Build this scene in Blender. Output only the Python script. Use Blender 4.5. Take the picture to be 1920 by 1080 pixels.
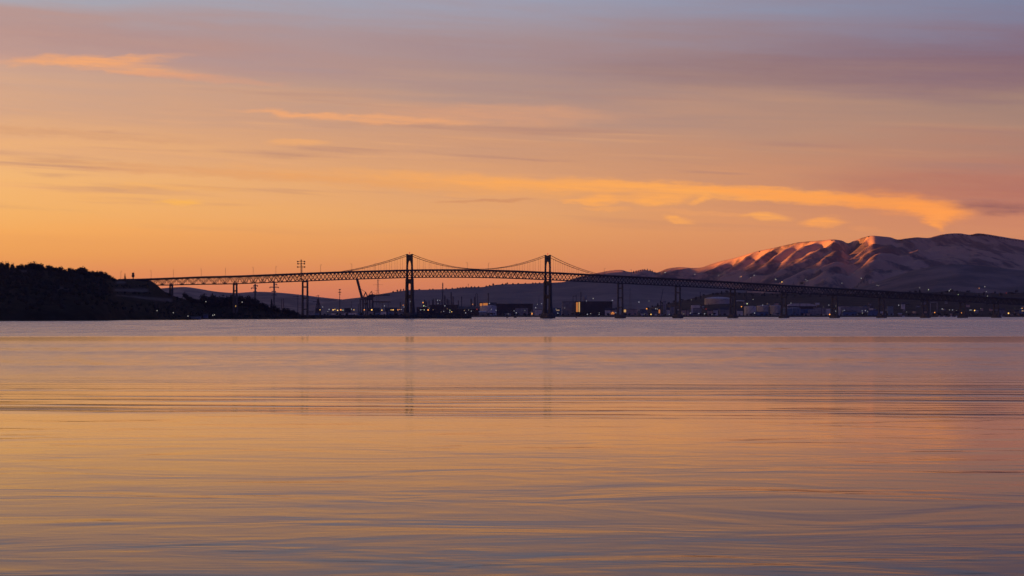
import bpy, bmesh, math, random
import numpy as np
from mathutils import Vector, Matrix
from mathutils import noise as mnoise

# ------------------------------------------------------------------ scene, camera, sun, exposure
F, W0, HZ, CAMZ = 4500.0, 1920, 589.3, 8.0      # focal length in photo pixels, frame width, horizon row, eye height (m)
R = math.radians
sc = bpy.context.scene
for o in list(bpy.data.objects): bpy.data.objects.remove(o)
C = sc.collection
cam = bpy.data.cameras.new('camera'); co = bpy.data.objects.new('camera', cam); C.objects.link(co)
co.location = (0, 0, CAMZ); co.rotation_euler = (R(90), 0, 0)
cam.sensor_width = 36; cam.lens = 36 * F / W0
cam.shift_y = (HZ - 540) / W0
cam.clip_start = 1; cam.clip_end = 80000
sc.camera = co
sc.view_settings.view_transform = 'Standard'; sc.view_settings.look = 'None'
sc.view_settings.exposure = 1.35; sc.view_settings.gamma = 1; sc.view_settings.use_curve_mapping = False
sc.cycles.use_denoising = True
sc.cycles.volume_bounces = 0; sc.cycles.max_bounces = 6; sc.cycles.diffuse_bounces = 2; sc.cycles.glossy_bounces = 3
sc.cycles.transparent_max_bounces = 8
try: sc.cycles.volume_biased = False
except Exception: pass

SUN_AZ, SUN_EL = R(-99), R(1.5)
HAZE = 1.5e-5            # haze density per metre
sl = bpy.data.lights.new('sun', 'SUN'); so = bpy.data.objects.new('sun', sl); C.objects.link(so)
sl.energy = 5.0; sl.angle = R(0.5); sl.color = (1.0, 0.33, 0.07)
sund = Vector((math.sin(SUN_AZ) * math.cos(SUN_EL), math.cos(SUN_AZ) * math.cos(SUN_EL), math.sin(SUN_EL)))
so.rotation_euler = sund.to_track_quat('Z', 'Y').to_euler(); so.location = (-300, -50, 300)

def lin(r, g, b):
    f = lambda c: (c / 255 / 12.92) if c <= 10.3 else ((c / 255 + 0.055) / 1.055) ** 2.4
    return (f(r), f(g), f(b), 1)

class NT:
    """tiny helper around a node tree"""
    def __init__(s, tree):
        s.t = tree; s.n = tree.nodes; s.n.clear()
    def new(s, typ, **kw):
        n = s.n.new(typ)
        for k, v in kw.items(): setattr(n, k, v)
        return n
    def put(s, sock, v):
        if isinstance(v, bpy.types.NodeSocket): s.t.links.new(v, sock)
        elif v is not None: sock.default_value = v
    def m(s, op, a, b=None, c=None, clamp=False):
        n = s.new('ShaderNodeMath', operation=op); n.use_clamp = clamp
        s.put(n.inputs[0], a); s.put(n.inputs[1], b); s.put(n.inputs[2], c)
        return n.outputs[0]
    def rng(s, v, a, b, c=0.0, d=1.0, smooth=False):
        n = s.new('ShaderNodeMapRange', interpolation_type='SMOOTHSTEP' if smooth else 'LINEAR')
        n.clamp = True
        for i, x in enumerate((v, a, b, c, d)): s.put(n.inputs[i], x)
        return n.outputs[0]
    def mix(s, f, a, b, bt='MIX'):
        n = s.new('ShaderNodeMix', data_type='RGBA', blend_type=bt)
        s.put(n.inputs[0], f); s.put(n.inputs[6], a); s.put(n.inputs[7], b)
        return n.outputs[2]
    def xyz(s, x, y, z):
        n = s.new('ShaderNodeCombineXYZ')
        for i, v in enumerate((x, y, z)): s.put(n.inputs[i], v)
        return n.outputs[0]
    def noise(s, vec, scale=1.0, detail=2.0, rough=0.5, dist=0.0):
        n = s.new('ShaderNodeTexNoise')
        s.put(n.inputs['Vector'], vec); n.inputs['Scale'].default_value = scale
        n.inputs['Detail'].default_value = detail; n.inputs['Roughness'].default_value = rough
        n.inputs['Distortion'].default_value = dist
        return n.outputs['Fac']
    def ramp(s, f, stops, interp='LINEAR'):
        n = s.new('ShaderNodeValToRGB'); cr = n.color_ramp; cr.interpolation = interp
        stops = sorted(stops, key=lambda q: q[0])
        while len(cr.elements) < len(stops): cr.elements.new(0.5)
        for e, (p, c) in zip(cr.elements, stops): e.position = min(1, max(0, p)); e.color = c
        s.put(n.inputs[0], f)
        return n.outputs[0]

# ------------------------------------------------------------------ sky
def build_world():
    w = bpy.data.worlds.new('World'); sc.world = w; w.use_nodes = True
    t = NT(w.node_tree)
    out = t.new('ShaderNodeOutputWorld')
    tc = t.new('ShaderNodeTexCoord'); sp = t.new('ShaderNodeSeparateXYZ'); t.put(sp.inputs[0], tc.outputs['Generated'])
    x, y, z = sp.outputs
    az = t.m('ARCTAN2', x, y); el = t.m('ARCSINE', z)
    u = t.m('MULTIPLY', az, F); v = t.m('MULTIPLY', el, F)           # direction on the sky, 4500 units per radian
    # cloud-layer wobble: long thin streaks that sag a little to the right
    vt = t.m('ADD', v, t.m('MULTIPLY', u, 0.045))
    n1 = t.noise(t.xyz(t.m('DIVIDE', u, 620), t.m('DIVIDE', vt, 46), 3.1), 1, 4, 0.55, 0.4)
    n2 = t.noise(t.xyz(t.m('DIVIDE', u, 260), t.m('DIVIDE', vt, 15), 7.7), 1, 4, 0.6, 0.3)
    n3 = t.noise(t.xyz(t.m('DIVIDE', u, 900), t.m('DIVIDE', vt, 120), 1.3), 1, 2, 0.5)
    hi = t.rng(v, 90, 320)                                           # streaks only in the cloud layer
    wob = t.m('ADD', t.m('MULTIPLY', t.m('SUBTRACT', n1, 0.5), 120), t.m('MULTIPLY', t.m('SUBTRACT', n2, 0.5), 46))
    wob = t.m('ADD', wob, t.m('MULTIPLY', t.m('SUBTRACT', n3, 0.5), 110))
    ve = t.m('ADD', v, t.m('MULTIPLY', wob, hi))
    f = t.m('DIVIDE', t.m('ADD', ve, 0), 1200.0, clamp=True)
    P = lambda yy: (HZ - yy) / 1200.0
    L = [(600, (206, 116, 98)), (560, (212, 120, 94)), (520, (230, 142, 88)), (480, (240, 162, 86)), (440, (246, 172, 92)), (400, (246, 181, 106)),
         (340, (245, 186, 122)), (280, (236, 178, 128)), (220, (220, 170, 136)), (160, (210, 168, 146)), (110, (200, 158, 146)),
         (60, (186, 152, 148)), (0, (172, 170, 182)), (-60, (164, 154, 166)), (-160, (144, 124, 128)), (-350, (116, 98, 98)), (-610, (94, 82, 88))]
    M = [(600, (200, 112, 96)), (560, (206, 118, 92)), (520, (216, 130, 90)), (480, (224, 146, 92)), (440, (228, 156, 98)), (400, (230, 164, 108)),
         (340, (224, 162, 116)), (280, (208, 154, 122)), (220, (198, 152, 130)), (160, (178, 146, 138)), (110, (168, 141, 142)),
         (60, (165, 148, 158)), (0, (158, 160, 182)), (-60, (146, 142, 162)), (-160, (122, 110, 120)), (-350, (106, 90, 92)), (-610, (88, 77, 84))]
    Q = [(600, (186, 110, 94)), (560, (192, 116, 92)), (520, (200, 124, 94)), (480, (206, 132, 98)), (440, (206, 135, 104)), (400, (192, 122, 104)),
         (360, (180, 116, 104)), (300, (172, 124, 112)), (250, (168, 132, 120)), (200, (160, 128, 120)), (160, (144, 114, 120)), (110, (130, 104, 122)),
         (60, (128, 118, 144)), (0, (122, 132, 164)), (-60, (112, 116, 144)), (-160, (94, 86, 102)), (-350, (86, 74, 82)), (-610, (75, 67, 78))]
    # radiance above the haze for each seen colour (half of it, the exposure being one stop up)
    def rad(c, yy):
        e = max(0.6, (HZ - yy)) / F; tau = HAZE * min(22000.0, 710.0 / math.tan(e))
        a = lin(*c); k = 0.5 * 0.99
        return (a[0] * k * math.exp(tau * 0.97), a[1] * k * math.exp(tau * 0.95), a[2] * k * math.exp(tau * 0.45), 1)
    cl = lambda lst: [(P(yy), tuple(0.5 * q for q in rad(c, yy)[:3]) + (1,)) for yy, c in lst]
    rl, rm, rr = t.ramp(f, cl(L)), t.ramp(f, cl(M)), t.ramp(f, cl(Q))
    col = t.mix(t.rng(u, 0, -1000), rm, rl)
    col = t.mix(t.rng(u, 0, 1000), col, rr)
    dbl = t.new('ShaderNodeVectorMath', operation='SCALE'); t.put(dbl.inputs[0], col); dbl.inputs['Scale'].default_value = 2.0
    col = dbl.outputs[0]
    # thin bright and dull streaks inside the layer
    s1 = t.noise(t.xyz(t.m('DIVIDE', u, 430), t.m('DIVIDE', vt, 17), 11.0), 1, 4, 0.55, 0.25)
    s2 = t.noise(t.xyz(t.m('DIVIDE', u, 520), t.m('DIVIDE', vt, 24), 23.0), 1, 4, 0.55, 0.25)
    lay = t.m('MULTIPLY', t.rng(v, 130, 260), t.rng(v, 470, 330))
    col = t.mix(t.m('MULTIPLY', t.m('MULTIPLY', t.rng(s1, 0.52, 0.74, 0, 1, True), lay), t.rng(u, 500, -500, 0.10, 0.36)), col, rad((246, 180, 124), 330))
    col = t.mix(t.m('MULTIPLY', t.m('MULTIPLY', t.rng(s2, 0.52, 0.76, 0, 1, True), lay), 0.58), col, rad((168, 126, 120), 250))
    # separate wisps: (column, row, half length, half thickness, fall to the right, strength, colour)
    wu = t.noise(t.xyz(t.m('DIVIDE', u, 90), t.m('DIVIDE', v, 26), 2.2), 1, 4, 0.6)
    wv = t.noise(t.xyz(t.m('DIVIDE', u, 70), t.m('DIVIDE', v, 18), 5.2), 1, 5, 0.62)
    fine = t.m('ADD', t.m('MULTIPLY', t.noise(t.xyz(t.m('DIVIDE', u, 150), t.m('DIVIDE', vt, 7), 15.0), 1, 5, 0.62, 0.6), 0.65), t.m('MULTIPLY', t.noise(t.xyz(t.m('DIVIDE', u, 38), t.m('DIVIDE', vt, 9), 19.0), 1, 4, 0.65, 0.8), 0.35))
    uw = t.m('ADD', u, t.m('MULTIPLY', t.m('SUBTRACT', wu, 0.5), 90))
    vw = t.m('ADD', v, t.m('MULTIPLY', t.m('SUBTRACT', wv, 0.5), 26))
    gold, peach, dull = (255, 172, 88), (248, 172, 116), (168, 108, 100)
    wisps = [(150, 114, 150, 9, -0.03, 0.72, peach), (265, 107, 90, 5, -0.06, 0.4, peach), (235, 128, 140, 11, 0.09, 0.55, peach), (380, 147, 150, 8, 0.06, 0.4, (230, 160, 124)),
             (560, 214, 110, 5, 0.05, 0.6, peach), (700, 223, 190, 8, 0.04, 0.6, peach), (920, 214, 240, 18, 0.02, 0.38, (232, 164, 122)),
             (560, 267, 62, 7, 0.0, 0.5, (248, 176, 110)), (340, 379, 42, 6, 0.0, 0.7, (255, 184, 84)),
             (330, 352, 130, 6, 0.02, 0.3, (252, 178, 92)), (500, 330, 460, 9, 0.055, 0.36, (214, 148, 104)), (120, 250, 260, 8, 0.05, 0.4, (206, 152, 118)),
             (860, 344, 460, 20, 0.05, 0.5, (246, 170, 96)), (1180, 353, 440, 13, 0.045, 0.66, gold), (1440, 364, 330, 13, 0.07, 0.74, gold), (1560, 373, 260, 13, 0.085, 0.62, (255, 160, 78)),
             (1680, 381, 120, 20, 0.10, 0.8, (255, 158, 76)), (1745, 392, 70, 20, 0.12, 0.8, (255, 158, 78)), (1762, 404, 26, 20, 0.0, 0.85, (255, 158, 78)), (1762, 415, 11, 16, 0.0, 0.8, (255, 160, 80)),
             (1128, 376, 40, 10, 0.0, 0.8, gold), (1180, 371, 70, 7, 0.0, 0.6, gold), (1240, 377, 42, 11, -0.1, 0.85, gold), (1306, 375, 26, 6, -0.25, 0.7, gold), (1090, 377, 36, 4, 0.05, 0.6, gold),
             (1140, 392, 48, 4, 0.03, 0.45, gold), (1330, 399, 120, 5, 0.04, 0.4, (246, 166, 100)), (1430, 407, 46, 8, 0.07, 0.85, gold), (1270, 411, 30, 6, 0.08, 0.75, gold),
             (1546, 416, 44, 8, -0.02, 0.8, (255, 166, 84)), (1625, 430, 26, 5, 0.0, 0.3, (240, 156, 96)),
             (1880, 389, 92, 13, 0.03, 0.8, (150, 98, 96)), (905, 377, 90, 4, -0.03, 0.4, (190, 124, 92)), (1800, 350, 260, 30, 0.05, 0.35, (172, 106, 98)), (1740, 120, 330, 60, 0.03, 0.25, (126, 94, 112)), (1340, 135, 260, 32, 0.04, 0.25, (140, 106, 110)), (300, 82, 320, 22, 0.06, 0.3, (178, 138, 136)), (960, 92, 300, 24, 0.05, 0.3, (164, 132, 136))]
    for px, py, a, b, sl_, k, c in wisps:
        U = F * math.atan((px - 960) / F); Vv = F * math.atan((HZ - py) / F * math.cos(U / F))
        du = t.m('SUBTRACT', uw, U); dv = t.m('SUBTRACT', vw, Vv)
        dv = t.m('ADD', dv, t.m('MULTIPLY', du, sl_))
        e1 = t.m('DIVIDE', du, a); e2 = t.m('DIVIDE', dv, b)
        r2 = t.m('ADD', t.m('MULTIPLY', e1, e1), t.m('MULTIPLY', e2, e2))
        mk = t.m('POWER', t.rng(r2, 2.1, 0.0, 0, 1, True), 1.8)
        mk = t.m('MULTIPLY', mk, t.rng(fine, 0.30, 0.60, 0.35, 1.2))
        col = t.mix(t.m('MULTIPLY', mk, k, clamp=True), col, rad(c, py))
    # the rest of the dome: afterglow round the sun's bearing, dusk overhead and behind
    da = t.m('COSINE', t.m('SUBTRACT', az, SUN_AZ))
    glow = t.m('MULTIPLY', t.rng(da, 0.15, 1.0, 0, 1, True), t.rng(v, 1100, 0, 0, 1, True))
    col = t.mix(glow, col, (0.75, 0.31, 0.1, 1))
    zen = t.rng(el, R(16), R(60), 0, 1, True)
    col = t.mix(zen, col, tuple(0.5 * q for q in lin(64, 78, 128)[:3]) + (1,))
    back = t.m('MULTIPLY', t.rng(y, 0.55, -0.35, 0, 1, True), t.rng(da, 0.75, 0.2, 0, 1, True))
    dusk = t.ramp(t.rng(el, 0, R(60)), [(0, tuple(0.5 * q for q in lin(40, 46, 106)[:3]) + (1,)), (0.2, tuple(0.5 * q for q in lin(46, 56, 124)[:3]) + (1,)), (1, tuple(0.5 * q for q in lin(46, 64, 132)[:3]) + (1,))])
    col = t.mix(back, col, dusk)
    col = t.mix(t.rng(v, 0, -60), col, tuple(0.5 * q for q in lin(30, 28, 34)[:3]) + (1,))
    # physical dusk sky behind the cloud veil
    sky = t.new('ShaderNodeTexSky', sky_type='NISHITA'); sky.sun_disc = False
    sky.sun_elevation = SUN_EL; sky.sun_rotation = SUN_AZ
    b1 = t.new('ShaderNodeBackground'); t.put(b1.inputs[0], sky.outputs[0]); b1.inputs[1].default_value = 0.05
    b2 = t.new('ShaderNodeBackground'); t.put(b2.inputs[0], col); b2.inputs[1].default_value = 0.785
    ms = t.new('ShaderNodeMixShader'); ms.inputs[0].default_value = 0.96
    t.t.links.new(b1.outputs[0], ms.inputs[1]); t.t.links.new(b2.outputs[0], ms.inputs[2])
    t.t.links.new(ms.outputs[0], out.inputs[0])
build_world()

# ------------------------------------------------------------------ helpers
def at(px, py, D):                      # the point seen at (px, py) of the photo when it is D metres ahead
    return Vector(((px - 960) / F * D, D, CAMZ + (HZ - py) / F * D))
def zat(py, D): return CAMZ + (HZ - py) / F * D
def pxw(n, D): return n * D / F         # n photo pixels in metres at distance D

class MB:
    def __init__(s): s.v, s.f = [], []
    def add(s, vs, fs):
        k = len(s.v); s.v += [tuple(p) for p in vs]; s.f += [tuple(i + k for i in q) for q in fs]; return s
    def box(s, x0, x1, y0, y1, z0, z1):
        return s.add([(x0,y0,z0),(x1,y0,z0),(x1,y1,z0),(x0,y1,z0),(x0,y0,z1),(x1,y0,z1),(x1,y1,z1),(x0,y1,z1)],
                     [(0,3,2,1),(4,5,6,7),(0,1,5,4),(1,2,6,5),(2,3,7,6),(3,0,4,7)])
    def bar(s, a, b, w, h=None):
        """square bar from a to b"""
        a, b = Vector(a), Vector(b); h = h or w; d = (b - a)
        if d.length < 1e-6: return s
        d.normalize(); up = Vector((0, 0, 1)) if abs(d.z) < 0.95 else Vector((0, 1, 0))
        r = d.cross(up).normalized() * (w / 2); q = r.cross(d).normalized() * (h / 2)
        vs = [a - r - q, a + r - q, a + r + q, a - r + q, b - r - q, b + r - q, b + r + q, b - r + q]
        return s.add(vs, [(0,3,2,1),(4,5,6,7),(0,1,5,4),(1,2,6,5),(2,3,7,6),(3,0,4,7)])
    def lathe(s, prof, n=12, c=(0, 0, 0)):
        """prof: (radius, z) from bottom to top, closed at both ends"""
        vs = []; fs = []
        for r, z in prof:
            for i in range(n):
                a = 2 * math.pi * i / n; vs.append((c[0] + r * math.cos(a), c[1] + r * math.sin(a), c[2] + z))
        for k in range(len(prof) - 1):
            for i in range(n):
                j = (i + 1) % n; fs.append((k*n+i, k*n+j, (k+1)*n+j, (k+1)*n+i))
        fs.append(tuple(range(n - 1, -1, -1))); m = (len(prof) - 1) * n; fs.append(tuple(range(m, m + n)))
        return s.add(vs, fs)
    def gable(s, x0, x1, y0, y1, z0, z1, axis='x', ov=0.0):
        """a pitched roof body"""
        x0 -= ov; x1 += ov; y0 -= ov; y1 += ov
        if axis == 'x':
            ym = (y0 + y1) / 2
            vs = [(x0,y0,z0),(x1,y0,z0),(x1,y1,z0),(x0,y1,z0),(x0,ym,z1),(x1,ym,z1)]
        else:
            xm = (x0 + x1) / 2
            vs = [(x1,y0,z0),(x1,y1,z0),(x0,y1,z0),(x0,y0,z0),(xm,y0,z1),(xm,y1,z1)]
        return s.add(vs, [(0,3,2,1),(0,1,5,4),(2,3,4,5),(1,2,5),(3,0,4)])
    def build(s, name, mat, parent=None, loc=None, smooth=False):
        me = bpy.data.meshes.new(name); me.from_pydata(s.v, [], s.f)
        if mat: me.materials.append(mat)
        if smooth: me.polygons.foreach_set('use_smooth', [True] * len(me.polygons))
        me.update()
        o = bpy.data.objects.new(name, me); C.objects.link(o)
        if loc is not None: o.location = loc
        if parent: o.parent = parent
        return o
def empty(name, loc=(0, 0, 0), rz=0):
    o = bpy.data.objects.new(name, None); C.objects.link(o); o.location = loc; o.rotation_euler = (0, 0, rz)
    o.empty_display_size = 1; return o
def tag(o, label=None, cat=None, group=None, kind=None):
    if label: o['label'] = label
    if cat: o['category'] = cat
    if group: o['group'] = group
    if kind or cat: o['kind'] = kind or 'thing'
    return o
def copy_tree(o, kids, loc=None, rz=None, scale=None):
    c = o.copy(); C.objects.link(c)
    if loc is not None: c.location = loc
    if rz is not None: c.rotation_euler = (0, 0, rz)
    if scale is not None: c.scale = scale
    out = []
    for k in kids:
        d = k.copy(); C.objects.link(d); d.parent = c; out.append(d)
    return c, out

MATS = {}
def mat(name, col, rough=0.8, var=0.25, scale=0.2, metal=0.0, col2=None, bump=0.0, detail=4):
    """plain surface with mottled colour"""
    if name in MATS: return MATS[name]
    m = bpy.data.materials.new(name); m.use_nodes = True; t = NT(m.node_tree)
    out = t.new('ShaderNodeOutputMaterial'); p = t.new('ShaderNodeBsdfPrincipled')
    tc = t.new('ShaderNodeTexCoord')
    n = t.noise(tc.outputs['Object'], scale, detail, 0.6)
    c2 = col2 or tuple(c * (1 - var) for c in col); c1 = tuple(min(1, c * (1 + var)) for c in col) if not col2 else col
    t.put(p.inputs['Base Color'], t.ramp(n, [(0.35, (*c2, 1)), (0.65, (*c1, 1))]))
    p.inputs['Roughness'].default_value = rough; p.inputs['Metallic'].default_value = metal
    if bump:
        b = t.new('ShaderNodeBump'); b.inputs['Strength'].default_value = 1; b.inputs['Distance'].default_value = bump
        t.put(b.inputs['Height'], t.noise(tc.outputs['Object'], scale * 2, 5, 0.65)); t.t.links.new(b.outputs[0], p.inputs['Normal'])
    t.t.links.new(p.outputs[0], out.inputs[0]); MATS[name] = m; return m
def lamp_mat(name, col, strength):
    if name in MATS: return MATS[name]
    m = bpy.data.materials.new(name); m.use_nodes = True; t = NT(m.node_tree)
    out = t.new('ShaderNodeOutputMaterial'); e = t.new('ShaderNodeEmission')
    e.inputs[0].default_value = (*col, 1); e.inputs[1].default_value = strength * 0.785
    t.t.links.new(e.outputs[0], out.inputs[0])
    try: m.cycles.emission_sampling = 'NONE'
    except Exception: pass
    MATS[name] = m; return m

def fbm(x, y, s, o=4, seed=0.0):
    return mnoise.fractal(Vector((x / s + seed * 13.7, y / s - seed * 7.1, seed)), 1.0, 2.0, o)   # roughly -1..1
def interp(tab, x):
    xs = [a for a, b in tab]; ys = [b for a, b in tab]
    return float(np.interp(x, xs, ys))
def smooth_interp(tab, x):
    """monotone-ish cubic through the table"""
    xs = [a for a, b in tab]; ys = [b for a, b in tab]
    if x <= xs[0]: return ys[0]
    if x >= xs[-1]: return ys[-1]
    i = int(np.searchsorted(xs, x)) - 1; i = max(0, min(i, len(xs) - 2))
    def sl(k):
        if k == 0: return (ys[1]-ys[0])/(xs[1]-xs[0])
        if k == len(xs)-1: return (ys[-1]-ys[-2])/(xs[-1]-xs[-2])
        return (ys[k+1]-ys[k-1])/(xs[k+1]-xs[k-1])
    h = xs[i+1]-xs[i]; q = (x-xs[i])/h; m0, m1 = sl(i)*h, sl(i+1)*h
    return (2*q**3-3*q*q+1)*ys[i]+(q**3-2*q*q+q)*m0+(-2*q**3+3*q*q)*ys[i+1]+(q**3-q*q)*m1
def polar_grid(name, pxs, Ds, zf, material, smooth=True):
    """terrain sheet sampled along view columns; Ds(px) gives the distances of its rows"""
    vs, fs = [], []; nD = None
    for px in pxs:
        row = Ds(px); nD = len(row)
        for D in row:
            x = (px - 960) / F * D
            vs.append((x, D, zf(px, D, x)))
    for i in range(len(pxs) - 1):
        for j in range(nD - 1):
            a = i * nD + j; fs.append((a, a + nD, a + nD + 1, a + 1))
    mb = MB(); mb.v = vs; mb.f = fs
    return mb.build(name, material, smooth=smooth)
ORD = ['first', 'second', 'third', 'fourth', 'fifth', 'sixth', 'seventh', 'eighth', 'ninth', 'tenth', 'eleventh', 'twelfth', 'thirteenth', 'fourteenth', 'fifteenth', 'sixteenth', 'seventeenth', 'eighteenth', 'nineteenth', 'twentieth']
# ------------------------------------------------------------------ water
def water_mat():
    m = bpy.data.materials.new('water'); m.use_nodes = True; t = NT(m.node_tree)
    out = t.new('ShaderNodeOutputMaterial'); geo = t.new('ShaderNodeNewGeometry'); sp = t.new('ShaderNodeSeparateXYZ'); t.put(sp.inputs[0], geo.outputs['Position'])
    x, y, _ = sp.outputs
    gl = t.new('ShaderNodeBsdfGlossy', distribution='MULTI_GGX'); gl.inputs['Color'].default_value = (1, 1, 1, 1)
    df = t.new('ShaderNodeBsdfDiffuse'); df.inputs['Color'].default_value = (0.024, 0.021, 0.021, 1)
    fr = t.new('ShaderNodeFresnel'); fr.inputs['IOR'].default_value = 1.33; mx = t.new('ShaderNodeMixShader')
    # wind patches: bands of ruffled water lying across the bay, with frayed edges
    wy = t.m('ADD', y, t.m('MULTIPLY', t.m('SUBTRACT', t.noise(t.xyz(t.m('DIVIDE', x, 260), t.m('DIVIDE', y, 90), 0), 1, 6, 0.65), 0.5), t.m('MULTIPLY', y, 0.17)))
    ly = t.m('LOGARITHM', wy, 10.0)
    lg = math.log10
    S = lambda d: (lg(d) - lg(60)) / (lg(9000) - lg(60))
    f = t.rng(ly, lg(60), lg(9000))
    g = lambda r: (r, r, r, 1)
    rough = t.ramp(f, [(S(60), g(0.10)), (S(150), g(0.06)), (S(220), g(0.085)), (S(270), g(0.11)), (S(310), g(0.14)), (S(360), g(0.19)), (S(420), g(0.15)), (S(500), g(0.22)), (S(560), g(0.14)), (S(620), g(0.21)), (S(680), g(0.15)),
                       (S(720), g(0.11)), (S(855), g(0.10)), (S(890), g(0.25)), (S(2200), g(0.28)), (S(3400), g(0.20)), (S(3700), g(0.30)), (S(9000), g(0.30))])
    pat = t.noise(t.xyz(t.m('DIVIDE', x, 60), t.m('DIVIDE', y, 34), 4.0), 1, 5, 0.65)
    mid = t.m('MULTIPLY', t.rng(y, 280, 380), t.rng(y, 720, 640))
    rough2 = t.m('ADD', rough, t.m('MULTIPLY', t.m('MULTIPLY', t.m('SUBTRACT', pat, 0.5), 0.16), mid))
    far = t.noise(t.xyz(t.m('DIVIDE', x, 26), t.m('DIVIDE', y, 170), 6.0), 1, 4, 0.7)
    gran = t.noise(t.xyz(t.m('DIVIDE', x, 5), t.m('DIVIDE', y, 17), 8.0), 1, 3, 0.7)
    rough2 = t.m('ADD', rough2, t.m('MULTIPLY', t.m('MULTIPLY', t.m('SUBTRACT', far, 0.5), 0.30), t.rng(y, 880, 1000)))
    rough2 = t.m('ADD', rough2, t.m('MULTIPLY', t.m('MULTIPLY', t.m('SUBTRACT', gran, 0.5), 0.26), mid))
    rough2 = t.m('MAXIMUM', rough2, 0.05)
    t.put(gl.inputs['Roughness'], rough2)
    # ripples
    pos = geo.outputs['Position']
    def sc3(ax, ay, ox=0.0): return t.xyz(t.m('ADD', t.m('MULTIPLY', x, ax), ox), t.m('MULTIPLY', y, ay), ox)
    r1 = t.noise(sc3(0.07, 0.11), 1, 3, 0.5, 0.7)            # slow undulation
    r2 = t.noise(sc3(0.17, 0.34, 5.0), 1, 3, 0.55, 0.6)         # ripples about 1.5 m
    r3 = t.noise(sc3(0.9, 2.2, 9.0), 1, 2, 0.5)                # small ripples
    amp = t.noise(sc3(0.012, 0.03, 2.0), 1, 3, 0.5)            # gusts
    near = t.rng(y, 330, 70)
    h = t.m('MULTIPLY', t.m('MULTIPLY', r1, 0.145), t.rng(y, 260, 75, 0.05, 1.0))
    h = t.m('ADD', h, t.m('MULTIPLY', t.m('MULTIPLY', t.m('MULTIPLY', r2, 0.028), t.rng(y, 220, 75, 0.06, 1.0)), t.rng(amp, 0.4, 0.62, 0.1, 1.4)))
    h = t.m('ADD', h, t.m('MULTIPLY', t.m('MULTIPLY', r3, 0.0012), near))
    # a low boat wake: long crests running across, 180-300 m out
    yy = t.m('ADD', y, t.m('MULTIPLY', x, 0.09))
    wn = t.noise(t.xyz(t.m('MULTIPLY', x, 0.0065), t.m('MULTIPLY', yy, 0.060), 3.0), 1, 3, 0.5, 0.25)
    ph2 = t.m('POWER', t.m('SUBTRACT', 1.0, t.m('ABSOLUTE', t.m('MULTIPLY', t.m('SUBTRACT', t.m('FRACT', t.m('MULTIPLY', wn, 5.0)), 0.5), 2.0))), 2.0)
    wk = t.m('MULTIPLY', t.rng(y, 170, 215, 0, 1, True), t.rng(y, 330, 270, 0, 1, True))
    wk = t.m('MULTIPLY', wk, t.rng(t.noise(sc3(0.018, 0.06, 8.0), 1, 3, 0.55), 0.38, 0.62, 0.12, 1.1))
    h = t.m('ADD', h, t.m('MULTIPLY', t.m('MULTIPLY', ph2, 0.13), wk))
    b = t.new('ShaderNodeBump'); b.inputs['Strength'].default_value = 1.0; b.inputs['Distance'].default_value = 1.0
    t.put(b.inputs['Height'], h)
    for n_ in (gl, df, fr): t.t.links.new(b.outputs[0], n_.inputs['Normal'])
    t.put(mx.inputs[0], t.m('MULTIPLY', fr.outputs[0], t.rng(y, 70, 160, 0.70, 1.0))); t.t.links.new(df.outputs[0], mx.inputs[1]); t.t.links.new(gl.outputs[0], mx.inputs[2])  # reflection cut by distance: darkening put into the near water
    t.t.links.new(mx.outputs[0], out.inputs[0]); return m
mw = MB(); mw.add([(-14000, 15, 0), (12000, 15, 0), (12000, 9000, 0), (-14000, 9000, 0), (-14000, -400, 0), (12000, -400, 0)], [(0, 1, 2, 3), (4, 5, 1, 0)])
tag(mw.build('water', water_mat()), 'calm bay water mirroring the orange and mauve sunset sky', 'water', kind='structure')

# ------------------------------------------------------------------ far terrain
def hill_mat(name, grass, wood, scale=0.004, lo=0.46, hi=0.56):
    m = bpy.data.materials.new(name); m.use_nodes = True; t = NT(m.node_tree)
    out = t.new('ShaderNodeOutputMaterial'); p = t.new('ShaderNodeBsdfPrincipled')
    geo = t.new('ShaderNodeNewGeometry')
    n = t.noise(geo.outputs['Position'], scale, 6, 0.62); n2 = t.noise(geo.outputs['Position'], scale * 9, 4, 0.6)
    k = t.m('ADD', n, t.m('MULTIPLY', t.m('SUBTRACT', n2, 0.5), 0.22))
    c = t.ramp(k, [(lo, (*wood, 1)), (hi, (*grass, 1))])
    c = t.mix(t.rng(n2, 0.3, 0.7, 0.0, 0.35), c, (grass[0] * 0.6, grass[1] * 0.6, grass[2] * 0.6, 1))
    t.put(p.inputs['Base Color'], c); p.inputs['Roughness'].default_value = 0.95; p.inputs['Specular IOR Level'].default_value = 0.1
    t.t.links.new(p.outputs[0], out.inputs[0]); return m
DRY, WOOD = (0.60, 0.39, 0.27), (0.05, 0.06, 0.035)

LAYERS = []
def layer(name, skyl, Dr, Df, Db, px0, px1, step, rows, material, label, seed, power=1.2, rough=14, rs=420, fade=1.0):
    """a range whose crest follows the skyline table, at distance Dr, falling to the plain at Df and behind"""
    def Ds(px):
        a = np.linspace(Df, Dr, rows); b = np.linspace(Dr, Db, 9)[1:]; return list(a) + list(b)
    def zf(px, D, x):
        zc = zat(smooth_interp(skyl, px), Dr)
        q = (D - Df) / (Dr - Df) if D <= Dr else 1 - 0.85 * (D - Dr) / (Db - Dr)
        q = max(0, min(1, q))
        z = 3 + (zc - 3) * q ** power
        k = min(1, q * 3) * min(1, (1 - q) * 6 + 0.12)
        return z + rough * k * fbm(x, D, rs, 5, seed)
    pxs = list(np.arange(px0, px1 + 1, step)); LAYERS.append((px0, px1, Df, Db, zf))
    return tag(polar_grid(name, pxs, Ds, zf, material), label, 'hills', kind='structure')

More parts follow.
